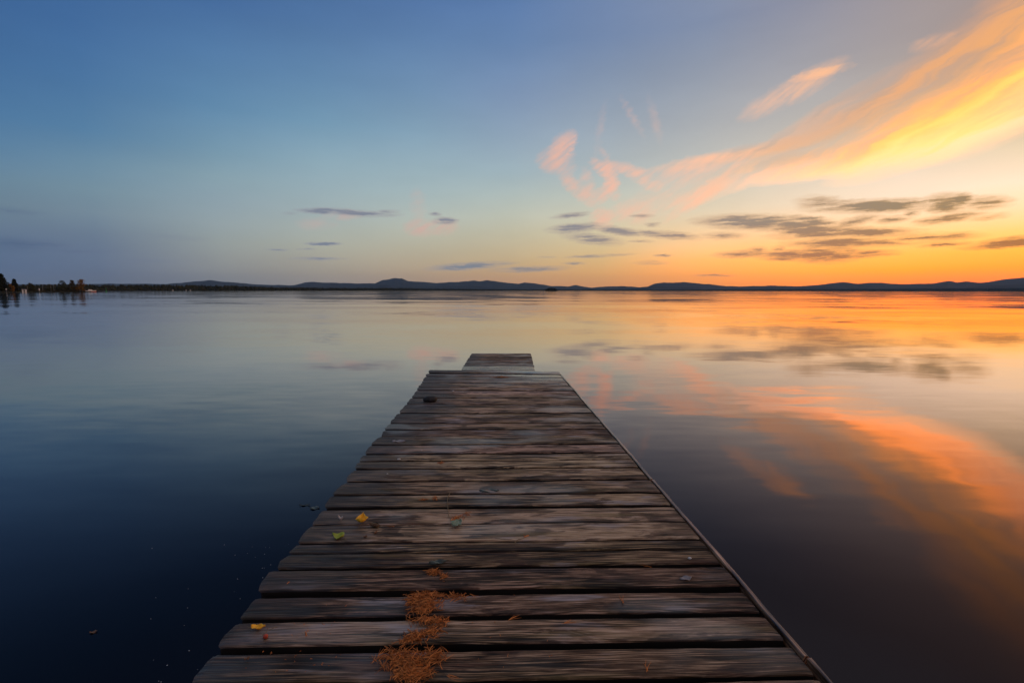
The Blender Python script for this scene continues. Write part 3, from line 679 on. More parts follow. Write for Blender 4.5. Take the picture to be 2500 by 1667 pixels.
# ------------------------------------------------------------------ weathered wood
def wood_material(name, wet_far=True, tint=(1, 1, 1), light=1.0):
    m, t, out = material(name)
    uv = t.n('ShaderNodeTexCoord').outputs['UV']
    pos = t.n('ShaderNodeNewGeometry').outputs['Position']
    sp = t.n('ShaderNodeSeparateXYZ'); t.put(sp.inputs[0], pos)
    rnd = t.n('ShaderNodeNewGeometry').outputs['Random Per Island']
    # wavy grain
    _, wv = t.noise(t.mapping(uv, scale=(1.6, 5, 1)), 1.0, 2, 0.5)
    wo = t.vmath('MULTIPLY', t.vmath('SUBTRACT', wv, (.5, .5, .5)), (0.0, 0.03, 0))
    g = t.vmath('ADD', uv, wo)
    # knots push the grain aside
    vor = t.n('ShaderNodeTexVoronoi', feature='F1'); t.put(vor.inputs['Vector'], t.mapping(uv, scale=(1.5, 6.2, 1))); vor.inputs['Scale'].default_value = 1.0
    kd = vor.outputs['Distance']
    kc = t.n('ShaderNodeSeparateColor'); t.put(kc.inputs[0], vor.outputs['Color'])
    kon = t.math('GREATER_THAN', kc.outputs[0], 0.5)
    kr = t.math('MULTIPLY', t.math('ADD', kc.outputs[1], .4), .11)
    kin = t.math('MULTIPLY', t.maprange(t.math('DIVIDE', kd, kr), 1.15, .55, 0, 1, 'SMOOTHSTEP'), kon)
    kring = t.math('MULTIPLY', t.maprange(t.math('DIVIDE', kd, kr), 3.2, .9, 0, 1, 'SMOOTHSTEP'), kon)
    g = t.vmath('ADD', g, t.vmath('SCALE', (0, 0.02, 0), s=kring))
    gr1, _ = t.noise(t.mapping(g, scale=(1.3, 42, 1)), 1.0, 8, 0.70)
    gr2, _ = t.noise(t.mapping(g, scale=(5, 250, 1), loc=(7, 3, 0)), 1.0, 4, 0.6)
    big, _ = t.noise(t.mapping(uv, scale=(2.6, 11, 1), loc=(2, 9, 0)), 1.0, 5, 0.6, 0.6)
    big2, _ = t.noise(t.mapping(uv, scale=(6, 26, 1), loc=(12, 19, 0)), 1.0, 5, 0.65, 0.4)
    tone = t.math('ADD', t.math('MULTIPLY', gr1, .26), t.math('ADD', t.math('MULTIPLY', gr2, .54), t.math('MULTIPLY', big2, .20)))
    tone = t.math('ADD', tone, t.math('MULTIPLY', t.math('SUBTRACT', rnd, .5), .11))
    L = light
    col, _ = t.ramp(tone, [(0.385, (.030 * L, .020 * L, .014 * L)), (0.445, (.09 * L, .060 * L, .044 * L)), (0.50, (.225 * L, .173 * L, .136 * L)), (0.55, (.37 * L, .296 * L, .245 * L)), (0.62, (.46 * L, .40 * L, .37 * L))])
    # per-board hue: olive to pinkish grey
    hue = t.math('FRACT', t.math('MULTIPLY', rnd, 7.31))
    col = t.mix(1.0, col, t.mix(hue, (1.26, 1.04, .70), (1.28, .95, .80)), 'MULTIPLY')
    # remains of old dark stain
    st = t.math('ADD', big, t.math('MULTIPLY', t.math('SUBTRACT', gr1, .5), .35))
    stf = t.maprange(st, .508, .572, 0, .92, 'SMOOTHSTEP')
    # more of it near both board ends
    xe = t.math('ABSOLUTE', t.math('ADD', sp.outputs[0], .08))
    endm = t.maprange(t.math('ADD', xe, t.math('MULTIPLY', t.math('SUBTRACT', big, .5), 1.5)), .70, .98, 0, .85, 'SMOOTHSTEP')
    stf = t.math('MAXIMUM', stf, endm)
    sc = t.mix(t.maprange(big2, .42, .58), (.018, .011, .009), (.062, .025, .016))
    col = t.mix(t.math('MULTIPLY', stf, t.maprange(gr2, .4, .6, 1.0, .72)), col, sc)
    # moss-yellow film
    ms, _ = t.noise(t.mapping(uv, scale=(1.1, 9, 1), loc=(31, 4, 0)), 1.0, 4, 0.6)
    col = t.mix(t.maprange(ms, .54, .66, 0, .45), col, (.14, .10, .035))
    # silver weathered streaks
    sv, _ = t.noise(t.mapping(g, scale=(2.2, 14, 1), loc=(3, 41, 0)), 1.0, 4, 0.6)
    svp, _ = t.noise(t.mapping(uv, scale=(1.9, 4, 1), loc=(51, 14, 0)), 1.0, 2, 0.5)
    svf = t.math('MULTIPLY', t.maprange(sv, .51, .60), t.maprange(svp, .48, .56))
    svf = t.math('MULTIPLY', svf, t.math('SUBTRACT', 1.0, t.math('MULTIPLY', stf, .85)))
    col = t.mix(t.math('MULTIPLY', svf, t.maprange(gr2, .4, .6, .25, .75)), col, (.34, .30, .31))
    # knots
    col = t.mix(t.math('MULTIPLY', kin, .9), col, (.022, .014, .010))
    # drying cracks along the grain
    cr, _ = t.noise(t.mapping(g, scale=(.5, 17, 1), loc=(71, 8, 0)), 1.0, 2, 0.5)
    crm, _ = t.noise(t.mapping(uv, scale=(1.4, 6, 1), loc=(9, 77, 0)), 1.0, 2, 0.5)
    cr2, _ = t.noise(t.mapping(g, scale=(1.8, 60, 1), loc=(17, 58, 0)), 1.0, 2, 0.5)
    cl2 = t.math('MULTIPLY', t.maprange(t.math('ABSOLUTE', t.math('SUBTRACT', cr2, .5)), .012, .05, .9, 0), t.maprange(crm, .44, .54))
    cl = t.maprange(t.math('ABSOLUTE', t.math('SUBTRACT', cr, .5)), .009, .026, 1, 0)
    crk = t.math('MAXIMUM', t.math('MULTIPLY', cl, t.maprange(crm, .42, .47)), cl2)
    col = t.mix(t.math('MULTIPLY', crk, .93), col, (.008, .006, .005))
    col = t.mix(1.0, col, tint, 'MULTIPLY')
    # wetness
    wn, _ = t.noise(t.mapping(pos, scale=(1.3, 2.6, 1), loc=(4, 4, 0)), 1.0, 3, 0.55)
    wet = t.maprange(wn, .52, .66, 0, .6, 'SMOOTHSTEP')
    damp = t.maprange(t.math('ADD', sp.outputs[0], t.math('ADD', t.math('MULTIPLY', t.math('SUBTRACT', wn, .5), 1.2), t.math('MULTIPLY', t.math('SUBTRACT', big, .5), 1.0))), -.62, -.84, 0, 1, 'SMOOTHSTEP')
    col = t.mix(t.math('MULTIPLY', damp, .62), col, (.020, .016, .015))
    wet = t.math('MAXIMUM', wet, t.math('MULTIPLY', damp, .22))
    if wet_far:
        far = t.maprange(t.math('ADD', sp.outputs[1], t.math('MULTIPLY', t.math('SUBTRACT', wn, .5), 2.6)), 5.3, 6.3, 0, 1, 'SMOOTHSTEP')
        far = t.math('MULTIPLY', far, t.maprange(t.math('ADD', sp.outputs[0], t.math('MULTIPLY', t.math('SUBTRACT', big, .5), 2.0)), -.7, .15, .15, 1))
        wet = t.math('MAXIMUM', wet, far)
    else:
        far = t.maprange(t.math('ADD', sp.outputs[1], t.math('MULTIPLY', t.math('SUBTRACT', wn, .5), 2.2)), 9.2, 8.2, 0, .9, 'SMOOTHSTEP')
        wet = t.math('MAXIMUM', wet, far)
    rough = t.maprange(wet, 0, 1, .68, .10)
    rough = t.math('ADD', rough, t.math('MULTIPLY', t.math('SUBTRACT', gr2, .5), .25), clamp=True)
    col = t.mix(t.math('MULTIPLY', wet, .35), col, (.03, .026, .024))
    hgt = t.math('ADD', t.math('MULTIPLY', gr1, .6), t.math('MULTIPLY', gr2, .35))
    hgt = t.math('SUBTRACT', hgt, t.math('ADD', t.math('MULTIPLY', crk, .9), t.math('MULTIPLY', kin, .25)))
    bp = t.n('ShaderNodeBump'); t.put(bp.inputs['Strength'], t.maprange(wet, 0, 1, .6, .12)); bp.inputs['Distance'].default_value = .006
    t.put(bp.inputs['Height'], hgt)
    principled(t, out, col, rough, t.maprange(wet, 0, 1, .14, .60), bp.outputs[0])
    return m
M_deck = wood_material('weathered_decking')
M_deck2 = wood_material('platform_decking', False, (.92, .90, .90), .9)
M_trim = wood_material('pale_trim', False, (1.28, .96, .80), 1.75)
M_side = simple('gap_shade_edge', (0.006, 0.005, 0.004), (0.022, 0.016, 0.012), 14, .8, .15, (.2, 1, 1))  # board sides near black: shade between the boards is put into their colour
M_beam = simple('dark_beam', (0.008, 0.007, 0.006), (0.022, 0.018, 0.014), 6, .8, .3, (1, .2, 1))

def plank(m, x0f, x1f, yc0, yc1, skew, z, th, seed, n=80, jag=.006, tilt=0.0, warp=.003, rag=.0):
    """one board: x from x0f(v) to x1f(v), near edge yc0, far edge yc1 at x = 0"""
    rnd = random.Random(seed)
    b = len(m.v)
    c = .0045
    W = yc1 - yc0
    prof = [(0, -th), (0, -c * 1.6), (c * .35, -c * .5), (c * 1.3, 0), (W * .25, .0004), (W * .5, .0007), (W * .75, .0004), (W - c * 1.3, 0), (W - c * .35, -c * .5), (W, -c * 1.6), (W, -th)]
    L = len(prof)
    us = rnd.uniform(0, 50); vs = rnd.uniform(0, 50)
    endn = [rnd.uniform(-1, 1) for _ in range(6)]
    for i in range(n + 1):
        u = i / n
        for j, (py, pz) in enumerate(prof):
            v = py / W
            x0 = x0f(v); x1 = x1f(v)
            # ragged ends
            x0 += rag * mnoise.noise(Vector((v * 3.1, seed * 1.3, 0))) + rag * .7 * mnoise.noise(Vector((v * 11, seed, 4)))
            if j in (0, 1, L - 1, L - 2): x0 += .004
            x = x0 + (x1 - x0) * u
            ew = jag * (mnoise.noise(Vector((x * 2.2, seed * 3.7, 1 if v < .5 else 9))) + .55 * mnoise.noise(Vector((x * 9, seed * 2.1, 3 if v < .5 else 7))))
            # round the corners of the left end
            k = abs(v - .5) * 2
            y = yc0 + py + skew * x + ew * (abs(v - .5) * 2)
            if u == 0 and k > .8: x += .012 * (k - .8) / .2
            zz = z + pz + warp * mnoise.noise(Vector((x * .9, seed * 5.1, 2))) + tilt * (v - .5) + .0012 * mnoise.noise(Vector((x * 6, v * 3, seed)))
            if u in (0, 1) and j not in (0, L - 1): zz -= .003
            m.v.append((x, y, zz)); m.uv.append((x + us, py + vs - (0 if pz > -th else -th)))
    for i in range(n):
        for j in range(L - 1):
            a = b + i * L + j
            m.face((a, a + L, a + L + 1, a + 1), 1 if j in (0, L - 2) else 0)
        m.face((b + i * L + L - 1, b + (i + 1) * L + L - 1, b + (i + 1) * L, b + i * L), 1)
    m.face([b + j for j in range(L)]); m.face([b + n * L + j for j in range(L)][::-1])

GAPS = [6.49, 6.27, 6.007, 5.844, 5.715, 5.566, 5.416, 5.205, 5.03, 4.882, 4.742, 4.581, 4.383, 4.231, 4.05, 3.862, 3.692, 3.462, 3.267, 3.12, 2.985, 2.779, 2.583, 2.428, 2.247, 2.079, 1.995, 1.872, 1.709, 1.566, 1.424, 1.284]
GAPW = {6.49: .03, 6.27: .006, 6.007: .012, 5.844: .008, 2.247: .009, 2.079: .007, 1.995: .004, 5.03: .009, 4.882: .007, 2.779: .022, 4.231: .010, 2.583: .024, 2.428: .024}
LEFT = [(-1.2, -.90), (1.278, -.996), (1.388, -.999), (1.419, -1.002), (1.529, -1.005), (1.558, -1.013), (1.604, -1.007), (1.661, -1.015), (1.711, -1.023), (1.832, -1.040), (1.867, -1.028), (1.922, -1.028), (1.983, -1.025), (2.069, -1.028), (2.228, -1.034), (2.406, -1.046), (2.579, -1.067), (2.729, -1.054), (2.952, -1.07), (3.108, -1.084), (3.263, -1.09), (3.444, -1.106), (3.655, -1.094), (3.822, -1.114), (4.938, -1.134), (5.242, -1.144), (5.972, -1.201), (6.648, -1.243)]
def right_at(y): return .692 + (6.531 - y) * .0508
SKEW = [(1.0, .020), (3.4, .024), (4.6, .002), (5.6, -.008), (6.2, -.03), (6.6, -.07)]

def deck():
    r = empty('pier', (0, 0, 0))
    tag(r, 'long weathered brown plank pier with wide dark gaps running out into the lake', 'pier')
    edges = []
    gapw = lambda y: .020 if y > 3.5 else (.026 if y > 2 else .029)
    gl = GAPS + [1.284 - .1445 * k for k in range(1, 16)]
    for k in range(len(gl) - 1):
        far = gl[k] - GAPW.get(gl[k], gapw(gl[k])) / 2
        near = gl[k + 1] + GAPW.get(gl[k + 1], gapw(gl[k + 1])) / 2
        edges.append((near, far))
    m = MB()
    for k, (a, b2) in enumerate(edges):
        c = (a + b2) / 2
        sk = interp(SKEW, c)
        rj = random.Random(k * 7 + 1)
        jl = rj.uniform(-.006, .006)
        def x0f(v, a=a, b2=b2, sk=sk, jl=jl):
            y = a + (b2 - a) * v
            return interp(LEFT, y + sk * -1.05) + jl
        rr = rj.uniform(-.006, .004)
        def x1f(v, a=a, b2=b2, rr=rr): return right_at(a + (b2 - a) * v) + rr
        plank(m, x0f, x1f, a, b2, sk, DECK + rj.uniform(-.004, .003), .036, k + 1, 90, .0055, rj.uniform(-.004, .004), .004, .008)
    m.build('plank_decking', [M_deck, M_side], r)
    # the raised last board
    m = MB()
    plank(m, lambda v: -1.235 - .01 * v, lambda v: .70, 6.515, 6.675, -.070, DECK + .011, .05, 77, 90, .006, .008, .004, .006)
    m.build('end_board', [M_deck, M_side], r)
    # pale strip along the right edge, in three lengths
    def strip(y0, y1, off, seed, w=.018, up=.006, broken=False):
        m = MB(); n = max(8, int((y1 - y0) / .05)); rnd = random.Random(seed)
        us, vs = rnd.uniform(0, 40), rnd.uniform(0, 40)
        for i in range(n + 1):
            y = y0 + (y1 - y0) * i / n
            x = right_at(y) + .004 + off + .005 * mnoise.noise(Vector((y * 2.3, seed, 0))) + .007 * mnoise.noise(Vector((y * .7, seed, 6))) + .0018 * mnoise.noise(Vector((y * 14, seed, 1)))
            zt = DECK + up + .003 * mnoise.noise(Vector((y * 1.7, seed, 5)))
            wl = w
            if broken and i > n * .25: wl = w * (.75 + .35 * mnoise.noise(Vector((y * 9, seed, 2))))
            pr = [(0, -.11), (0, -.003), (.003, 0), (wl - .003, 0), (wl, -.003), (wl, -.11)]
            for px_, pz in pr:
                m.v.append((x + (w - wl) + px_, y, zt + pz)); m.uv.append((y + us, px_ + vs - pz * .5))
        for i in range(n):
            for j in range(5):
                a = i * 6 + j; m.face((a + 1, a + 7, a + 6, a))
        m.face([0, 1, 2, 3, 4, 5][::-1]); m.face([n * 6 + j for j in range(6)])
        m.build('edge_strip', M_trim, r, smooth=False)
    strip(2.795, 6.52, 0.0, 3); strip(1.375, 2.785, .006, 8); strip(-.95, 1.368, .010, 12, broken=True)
    # bearers and piles under the boards
    for off0 in (.10, .95, 1.80):
        m = MB()
        def bx(y): return interp(LEFT, y) + off0
        b2 = 0
        for y in (-.95, 2.0, 4.5, 6.45):
            x = bx(y); zt = DECK - .042
            m.v += [(x - .05, y, zt - .15), (x + .05, y, zt - .15), (x + .05, y, zt), (x - .05, y, zt)]
        for i in range(3):
            a = i * 4
            for q in range(4): m.face((a + q, a + (q + 1) % 4, a + 4 + (q + 1) % 4, a + 4 + q))
        m.face((3, 2, 1, 0)); m.face((12, 13, 14, 15))
        m.build('bearer', M_beam, r)
    for y in (.4, 2.9, 5.4):
        for off0 in (.25, 1.66):
            m = MB(); x = interp(LEFT, y) + off0
            m.tube([(x, y, -1.6), (x, y, DECK - .05)], [.075, .07], 10); m.build('pile', M_beam, r)
deck()

# lower platform beyond the pier end
def platform():
    r = empty('platform', (0, 0, 0))
    tag(r, 'narrow low plank platform floating beyond the pier end', 'platform')
    G = [10.30, 10.04, 9.786, 9.628, 9.451, 9.269, 9.068, 8.875, 8.685, 8.507, 8.314, 8.125, 7.948, 7.77, 7.59, 7.41, 7.23, 7.05]
    m = MB(); Z = .2
    ed = []
    for k in range(len(G) - 1): ed.append((G[k + 1] + .0135, G[k] - .0135))
    for k, (a, b2) in enumerate(ed):
        rj = random.Random(k + 300)
        plank(m, lambda v, a=rj.uniform(-.006, .006): -.922 + a, lambda v, c=(a + b2) / 2, q=rj.uniform(-.006, .006): .405 + .0075 * (c - 7) + q, a, b2, .007, Z + rj.uniform(-.003, .003), .03, k + 400, 50, .003, 0, .002, .004)
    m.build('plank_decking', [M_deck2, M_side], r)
    for x in (-.75, .25):
        m = MB(); m.box(x - .05, x + .05, 7.08, 10.27, Z - .16, Z - .033); m.build('bearer', M_beam, r)
    for x, y in ((-.6, 7.7), (-.6, 9.6), (.1, 7.7), (.1, 9.6)):
        m = MB(); m.tube([(x, y - .45, -.08), (x, y + .45, -.08)], [.2, .2], 14); m.build('float_drum', M_beam, r)
platform()

# ------------------------------------------------------------------ things lying on the pier
def leafy(name, c1, c2, rough=.5):
    m, t, out = material(name)
    tc = t.n('ShaderNodeTexCoord').outputs['Object']
    f, _ = t.noise(t.mapping(tc, scale=(90, 90, 90)), 1.0, 4, .6)
    principled(t, out, t.mix(t.maprange(f, .35, .65), c1, c2), rough, .35)
    return m
M_yel = leafy('yellow_leaf', (.95, .50, .02), (.80, .34, .015))
M_grn = leafy('green_leaf', (.22, .29, .03), (.32, .33, .035))
M_pgr = leafy('pale_green_leaf', (.16, .22, .13), (.30, .33, .22))
M_brn = leafy('brown_leaf', (.20, .085, .03), (.10, .045, .02))
M_pal = leafy('pale_leaf', (.55, .46, .40), (.40, .32, .28))
M_grl = leafy('grey_leaf', (.26, .21, .20), (.17, .14, .135))
M_dkl = leafy('dark_leaf', (.022, .026, .014), (.04, .036, .02), .3)
M_red = leafy('berry_red', (.42, .05, .015), (.28, .03, .01), .3)
M_stem = leafy('stem_olive', (.20, .13, .05), (.12, .075, .03))
M_needle = leaf_mat('dry_needles', (.12, .032, .008), (.72, .225, .05), .6)

def needle_strands(m, x, y, z, L, a, rnd, pitch=0.0):
    """a pair of bent dry needles joined at the base"""
    for s in (-1, 1):
        aa = a + s * rnd.uniform(.04, .16); bend = rnd.uniform(-.5, .5)
        p = Vector((x, y, z)); pts = [tuple(p)]; pt = pitch
        for k in range(3):
            d = Vector((math.cos(aa + bend * k / 2), math.sin(aa + bend * k / 2), pt)) * (L / 3)
            p = p + d; p.z = max(p.z, DECK + .0015); pts.append(tuple(p)); pt -= .12
        m.tube(pts, [.0008, .00075, .0006, .0003], 3)

def needle_pile(name, label, group, zones, n, seed, big=0.0, cat='pine needles', z0=.003, h=.016):
    """zones: (cx, cy, rx, ry, share)"""
    rnd = random.Random(seed); m = MB()
    cx = sum(q[0] for q in zones) / len(zones); cy = sum(q[1] for q in zones) / len(zones)
    tot = sum(q[4] for q in zones)
    for (zx, zy, rx, ry, sh) in zones:
        for i in range(int(n * sh / tot)):
            x = zx + rx * max(-1.3, min(1.3, rnd.gauss(0, .52))); y = zy + ry * max(-1.1, min(1.1, rnd.gauss(0, .5)))
            d = math.hypot((x - zx) / rx, (y - zy) / ry)
            z = DECK + z0 + h * .7 * rnd.random() * max(.1, 1 - d * .7)
            a = rnd.uniform(0, 6.283)
            L = rnd.uniform(.022, .048)
            needle_strands(m, x - cx - math.cos(a) * L / 2, y - cy - math.sin(a) * L / 2, z, L, a, rnd, rnd.uniform(-.15, .25))
    o = m.build(name, M_needle, loc=(cx, cy, 0))
    return tag(o, label, cat, group)
NG = 'drifts of dry pine needles on the pier boards'
needle_pile('needle_pile', 'largest rusty drift of pine needles on the closest whole board', NG, [(-.39, 1.365, .05, .04, 1), (-.325, 1.35, .05, .055, 1.4), (-.30, 1.305, .05, .028, 1.1), (-.255, 1.375, .04, .035, .8), (-.33, 1.30, .03, .02, .4)], 520, 1)
needle_pile('needle_pile', 'slanting strip of rusty pine needles just beyond the largest drift', NG, [(-.315, 1.47, .05, .02, 1), (-.35, 1.445, .04, .018, .9), (-.275, 1.49, .03, .015, .5), (-.305, 1.535, .06, .02, 1), (-.27, 1.54, .045, .015, .5)], 270, 2)
needle_pile('needle_pile', 'compact square patch of rusty pine needles across the second complete board', NG, [(-.37, 1.655, .045, .035, 1), (-.33, 1.665, .05, .03, 1), (-.33, 1.615, .055, .035, 1.1), (-.345, 1.59, .035, .02, .5)], 380, 3)
needle_pile('needle_pile', 'small loose sprinkle of needles beside the square patch', NG, [(-.22, 1.665, .055, .02, 1)], 40, 4)
needle_pile('needle_sprig', 'short curved sprig of rusty needles above the square patch', NG, [(-.345, 1.83, .03, .008, 1), (-.32, 1.818, .025, .008, 1), (-.29, 1.795, .012, .02, .9)], 60, 5)
needle_pile('needle_sprig', 'small forked orange sprig near the thin upright twig', NG, [(-.44, 2.52, .02, .02, 1)], 16, 6)
needle_pile('needle_sprig', 'reddish tuft of needles beside the forked orange sprig', NG, [(-.51, 2.50, .02, .015, 1)], 14, 7)
needle_pile('needle_sprig', 'little tuft of orange needles on the middle boards', NG, [(-.494, 3.064, .03, .012, 1)], 18, 8)
needle_pile('needle_pile', 'far mossy needle clump near the raised end board', NG, [(-.16, 6.25, .10, .04, 1)], 170, 9)
needle_pile('needle_sprig', 'fan of long needles at the foot of the thin twig', NG, [(-.285, 2.29, .03, .02, 1), (-.25, 2.33, .03, .02, .7)], 30, 10)
for k, (x, y, a, lab) in enumerate(((-.926, 1.742, 1.2, 'single pale needle pair near the ragged end of the third board'), (-.717, 1.46, 1.9, 'single orange needle pair between the yellow leaf and the drift'), (.428, 1.315, 1.3, 'single needle pair alone on the closest board towards the strip'), (.43, 1.632, 1.5, 'forked needle pair at the middle of the second complete board'), (.609, 1.862, 2.4, 'bent needle pair at the gap before the broad stained board'), (-.013, 1.541, .5, 'needle pair lying by the gap past the slanting drift'), (.187, 1.525, .2, 'faint needle pair on the grey board'), (-.6, 2.20, 2.6, 'orange needle pair beside the brown cone'), (-.203, 1.30, -.5, 'needle pair beside the largest drift'))):
    rnd = random.Random(60 + k); m = MB()
    needle_strands(m, 0, 0, DECK + .003, .052, a, rnd); needle_strands(m, .004, .002, DECK + .004, .035, a + .3, rnd)
    tag(m.build('pine_needle', M_needle, loc=(x, y, 0)), lab, 'pine needle', 'single pine needles on the pier boards')

def twig(pts, label, rad=.0018):
    cx, cy = pts[0]
    m = MB(); n = len(pts)
    m.tube([(x - cx, y - cy, DECK + .004 + .004 * math.sin(i * 1.3)) for i, (x, y) in enumerate(pts)], [rad * (1 - .5 * i / n) for i in range(n)], 6)
    r = empty('twig', (cx, cy, 0)); m.build('stem', M_stem, r)
    k = MB(); rnd = random.Random(int(cx * 1000)); e = pts[-1]
    for i in range(5): needle_strands(k, e[0] - cx, e[1] - cy, DECK + .005, .04, rnd.uniform(.2, 1.6), rnd)
    k.build('tip_needles', M_needle, r)
    tag(r, label, 'twig')
twig([(-.367, 2.60), (-.372, 2.53), (-.366, 2.47), (-.355, 2.41), (-.34, 2.33), (-.318, 2.262)], 'long thin straw coloured twig crossing two boards')
twig([(.012, 2.05), (.03, 2.075), (.045, 2.085), (.06, 2.10)], 'tiny hooked twig at a board edge in the middle of the pier')

def leaf(name, x, y, L, W, rz, mat, label, shape='birch', curl=.15, cat='leaf', stem=True, roll=.0):
    r = empty(name, (x, y, DECK + .005), rz); tag(r, label, cat)
    m = MB(); n = 14
    out_ = []
    for i in range(n + 1):
        u = i / n
        if shape == 'birch': w = W * .5 * (math.sin(math.pi * u ** .72)) * (1 - .25 * u) * (1 + .10 * math.sin(u * 40))
        elif shape == 'lobed': w = W * .5 * math.sin(math.pi * u ** .8) ** .6 * (1 + .28 * math.sin(u * 16))
        else: w = W * .5 * math.sin(math.pi * u) ** .8
        out_.append((u, max(w, .0004)))
    for u, w in out_:
        for k in (-1, -.5, 0, .5, 1):
            z = curl * L * (u - .5) ** 2 * 1.6 + roll * W * k * k + .003 * math.sin(u * 9 + k * 2)
            m.v.append((L * (u - .5), w * k, z))
    for i in range(n):
        for k in range(4):
            a = i * 5 + k; m.face((a, a + 5, a + 6, a + 1))
    o = m.build('blade', mat, r, smooth=True)
    md = o.modifiers.new('thickness', 'SOLIDIFY'); md.thickness = .0006
    if stem:
        s = MB(); s.tube([(-L * .5, 0, .003), (-L * .68, .004, .001), (-L * .9, .012, .0)], [.0011, .0009, .0007], 5); s.build('stalk', M_stem, r)
    return r
leaf('leaf', -.778, 2.250, .066, .066, R(100), M_yel, 'bright yellow birch leaf standing beside the brown cone', 'birch', .5, roll=.35)
leaf('leaf', -.846, 2.098, .062, .060, R(165), M_grn, 'yellow green leaf at the board edge near the ragged side', 'birch', .3, roll=.2)
leaf('leaf', -.283, 2.216, .062, .056, R(60), M_pgr, 'pale green lobed leaf at the foot of the thin twig', 'lobed', .3, roll=.25)
leaf('leaf', -.902, 1.497, .048, .026, R(5), M_yel, 'slim yellow leaf lying near the red berry', 'birch', .25, roll=.3)
leaf('leaf', -.898, 2.270, .030, .016, R(-20), M_pal, 'small pale curled leaf on the dark wet end of a board', 'oval', .8, roll=.8)
leaf('leaf', -.903, 3.527, .11, .055, R(4), M_grl, 'flat greyish torn leaf on the far middle board', 'lobed', .05, stem=False)
leaf('leaf', -.324, 1.899, .085, .040, R(12), M_dkl, 'dark wet leaf stuck flat at the edge above the sprig', 'birch', .05, stem=False)
leaf('leaf', -.137, 2.622, .12, .05, R(2), M_dkl, 'larger dark wet leaf stuck on a middle board', 'lobed', .03, stem=False)
leaf('leaf', .730, 1.786, .055, .028, R(10), M_grl, 'greyish leaf lying towards the pale edge strip', 'oval', .1, stem=False)
leaf('leaf', -.716, 2.107, .018, .014, R(40), M_brn, 'tiny rust coloured leaf scrap near the yellow green leaf', 'oval', .4, stem=False)
leaf('leaf', -.677, 2.145, .026, .010, R(75), M_brn, 'tiny straw coloured leaf scrap between cone and gap', 'oval', .5, stem=False)
leaf('leaf', -.865, 1.363, .016, .008, R(40), M_brn, 'tiny pinkish leaf scrap on the closest board', 'oval', .4, stem=False)

# brown cone
def cone():
    r = empty('pine_cone', (-.705, 2.212, DECK + .009), R(-28)); tag(r, 'small brown cone lying beside the bright yellow leaf', 'cone')
    m = MB(); m.tube([(-.035, 0, 0), (-.02, 0, .0), (.0, 0, .0), (.02, 0, 0), (.034, 0, 0)], [.002, .008, .010, .008, .001], 10); m.build('core', M_brn, r, smooth=True)
    s = MB(); rnd = random.Random(2)
    for k in range(46):
        u = rnd.uniform(-.03, .028); a = rnd.uniform(0, 6.28); q = .0095 * math.sqrt(max(0.05, 1 - (u / .036) ** 2))
        p = Vector((u, math.cos(a) * q, math.sin(a) * q)); d = Vector((.012, math.cos(a) * .004, math.sin(a) * .004)); w = Vector((0, -math.sin(a), math.cos(a))) * .004
        b = len(s.v); s.v += [tuple(p - w), tuple(p + w), tuple(p + d)]; s.face((b, b + 1, b + 2))
    s.build('scales', M_stem, r)
cone()
# red berry with stalk
def berry():
    r = empty('berry', (-.852, 1.453, DECK + .010)); tag(r, 'red rowan berry with a curved stalk on the damp board', 'berry')
    m = MB(); n, k = 14, 8
    for i in range(k + 1):
        ph = math.pi * i / k
        for j in range(n):
            th = 2 * math.pi * j / n; m.v.append((.0085 * math.sin(ph) * math.cos(th), .0085 * math.sin(ph) * math.sin(th), .0080 * math.cos(ph)))
    for i in range(k):
        for j in range(n):
            a, b2 = i * n + j, i * n + (j + 1) % n; m.face((a, a + n, b2 + n, b2))
    m.build('fruit', M_red, r, smooth=True)
    s = MB(); s.tube([(-.008, 0, -.002), (-.013, .006, .0), (-.006, .022, .002), (.01, .042, .0), (.016, .046, -.002)], [.0014, .0012, .001, .001, .0014], 6); s.build('stalk', M_stem, r)
berry()
rock('stone', (-.89, 4.87, DECK + .022), (.075, .055, .034), simple('dark_stone', (.012, .009, .008), (.035, .028, .024), 20, .75, .3), 'dark rounded lump near the ragged side towards the pier end', 'stone', 5)
M_pebble = simple('white_chip', (.42, .38, .34), (.56, .52, .47), 60, .6, .3)
for k, (x, y, s, lab) in enumerate(((-.806, 3.137, .013, 'white rounded chip on a far middle board, largest of the chips'), (-.706, 5.354, .014, 'pale flat chip on a distant board near the dark lump'), (-.818, 2.877, .006, 'tiny white chip on the dark stained middle board'), (.804, 1.933, .008, 'small pale chip on the stained board near the edge strip'), (-.683, 3.326, .006, 'tiny white chip by a knot on a far board'))):
    rock('chip', (x, y, DECK + .003), (s, s * .8, s * .45), M_pebble, lab, 'chip', 20 + k)
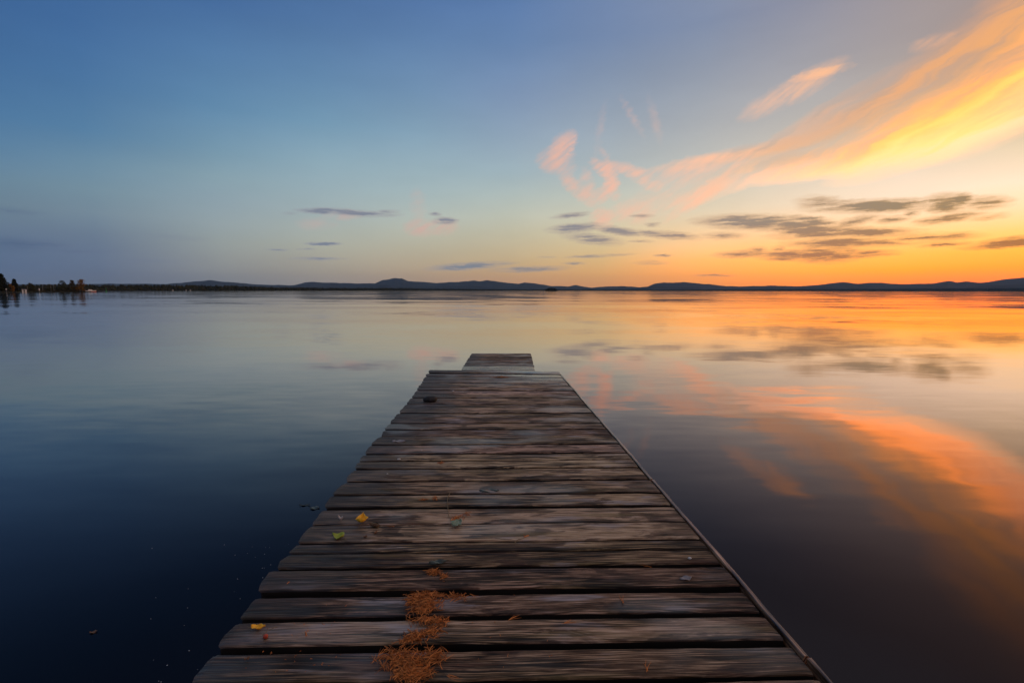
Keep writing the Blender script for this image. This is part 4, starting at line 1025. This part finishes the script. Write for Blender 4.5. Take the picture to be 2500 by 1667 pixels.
# scattered crumbs
def crumbs():
    rnd = random.Random(5); m = MB()
    for i in range(70):
        x, y = rnd.uniform(-.85, .2), rnd.choice((rnd.uniform(1.305, 1.40), rnd.uniform(1.445, 1.54), rnd.uniform(1.59, 1.69)))
        if i < 34: x = rnd.gauss(-.70, .07); y = rnd.uniform(1.45, 1.53) if i < 20 else rnd.uniform(1.31, 1.40)
        needle_strands(m, x, y, DECK + .0025, rnd.uniform(.003, .009), rnd.uniform(0, 6.28), rnd)
    tag(m.build('crumbs', M_needle), kind='stuff', label='tiny straw coloured crumbs scattered on the boards')
crumbs()
# specks floating on the water beside the pier
def specks():
    rnd = random.Random(9); m = MB()
    for i in range(80):
        y = rnd.uniform(1.5, 2.8); x = interp(LEFT, y) - .05 - abs(rnd.gauss(0, .45))
        s = rnd.uniform(.0010, .0026); b = len(m.v)
        n = 6; ph = rnd.uniform(0, 6)
        for j in range(n): m.v.append((x + s * 1.3 * math.cos(ph + j * 1.047), y + s * math.sin(ph + j * 1.047), .0012))
        m.v.append((x, y, .0035))
        for j in range(n): m.face((b + j, b + (j + 1) % n, b + n))
    tag(m.build('floating_specks', simple('speck_foam', (.3, .32, .35), (.6, .6, .6), 40, .7, .2)), kind='stuff', label='tiny pale specks floating beside the pier')
specks()
def float_leaf(x, y, L, W, rz, mat, label):
    r = leaf('floating_leaf', x, y, L, W, rz, mat, label, 'oval', .15, stem=False); r.location.z = .004
float_leaf(-1.992, 2.0, .030, .018, R(20), M_brn, 'tiny tan leaf floating alone on the dark water')
float_leaf(-1.475, 3.245, .07, .05, R(10), M_dkl, 'greyish leaf floating close to the ragged side of the pier')
float_leaf(-1.57, 3.29, .08, .018, R(5), M_dkl, 'slender greyish leaf floating next to the rounder one')

# ------------------------------------------------------------------ render settings
S.render.engine = 'CYCLES'
S.view_settings.view_transform = 'Standard'; S.view_settings.look = 'None'
S.view_settings.exposure = 0.0; S.view_settings.gamma = 1.0; S.view_settings.use_curve_mapping = False
cy = S.cycles
cy.max_bounces = 6; cy.diffuse_bounces = 2; cy.glossy_bounces = 3; cy.transmission_bounces = 2; cy.volume_bounces = 0
S.render.filter_size = 1.1
cy.use_denoising = True
cy.use_adaptive_sampling = True; cy.adaptive_threshold = 0.012
cy.sample_clamp_indirect = 4.0
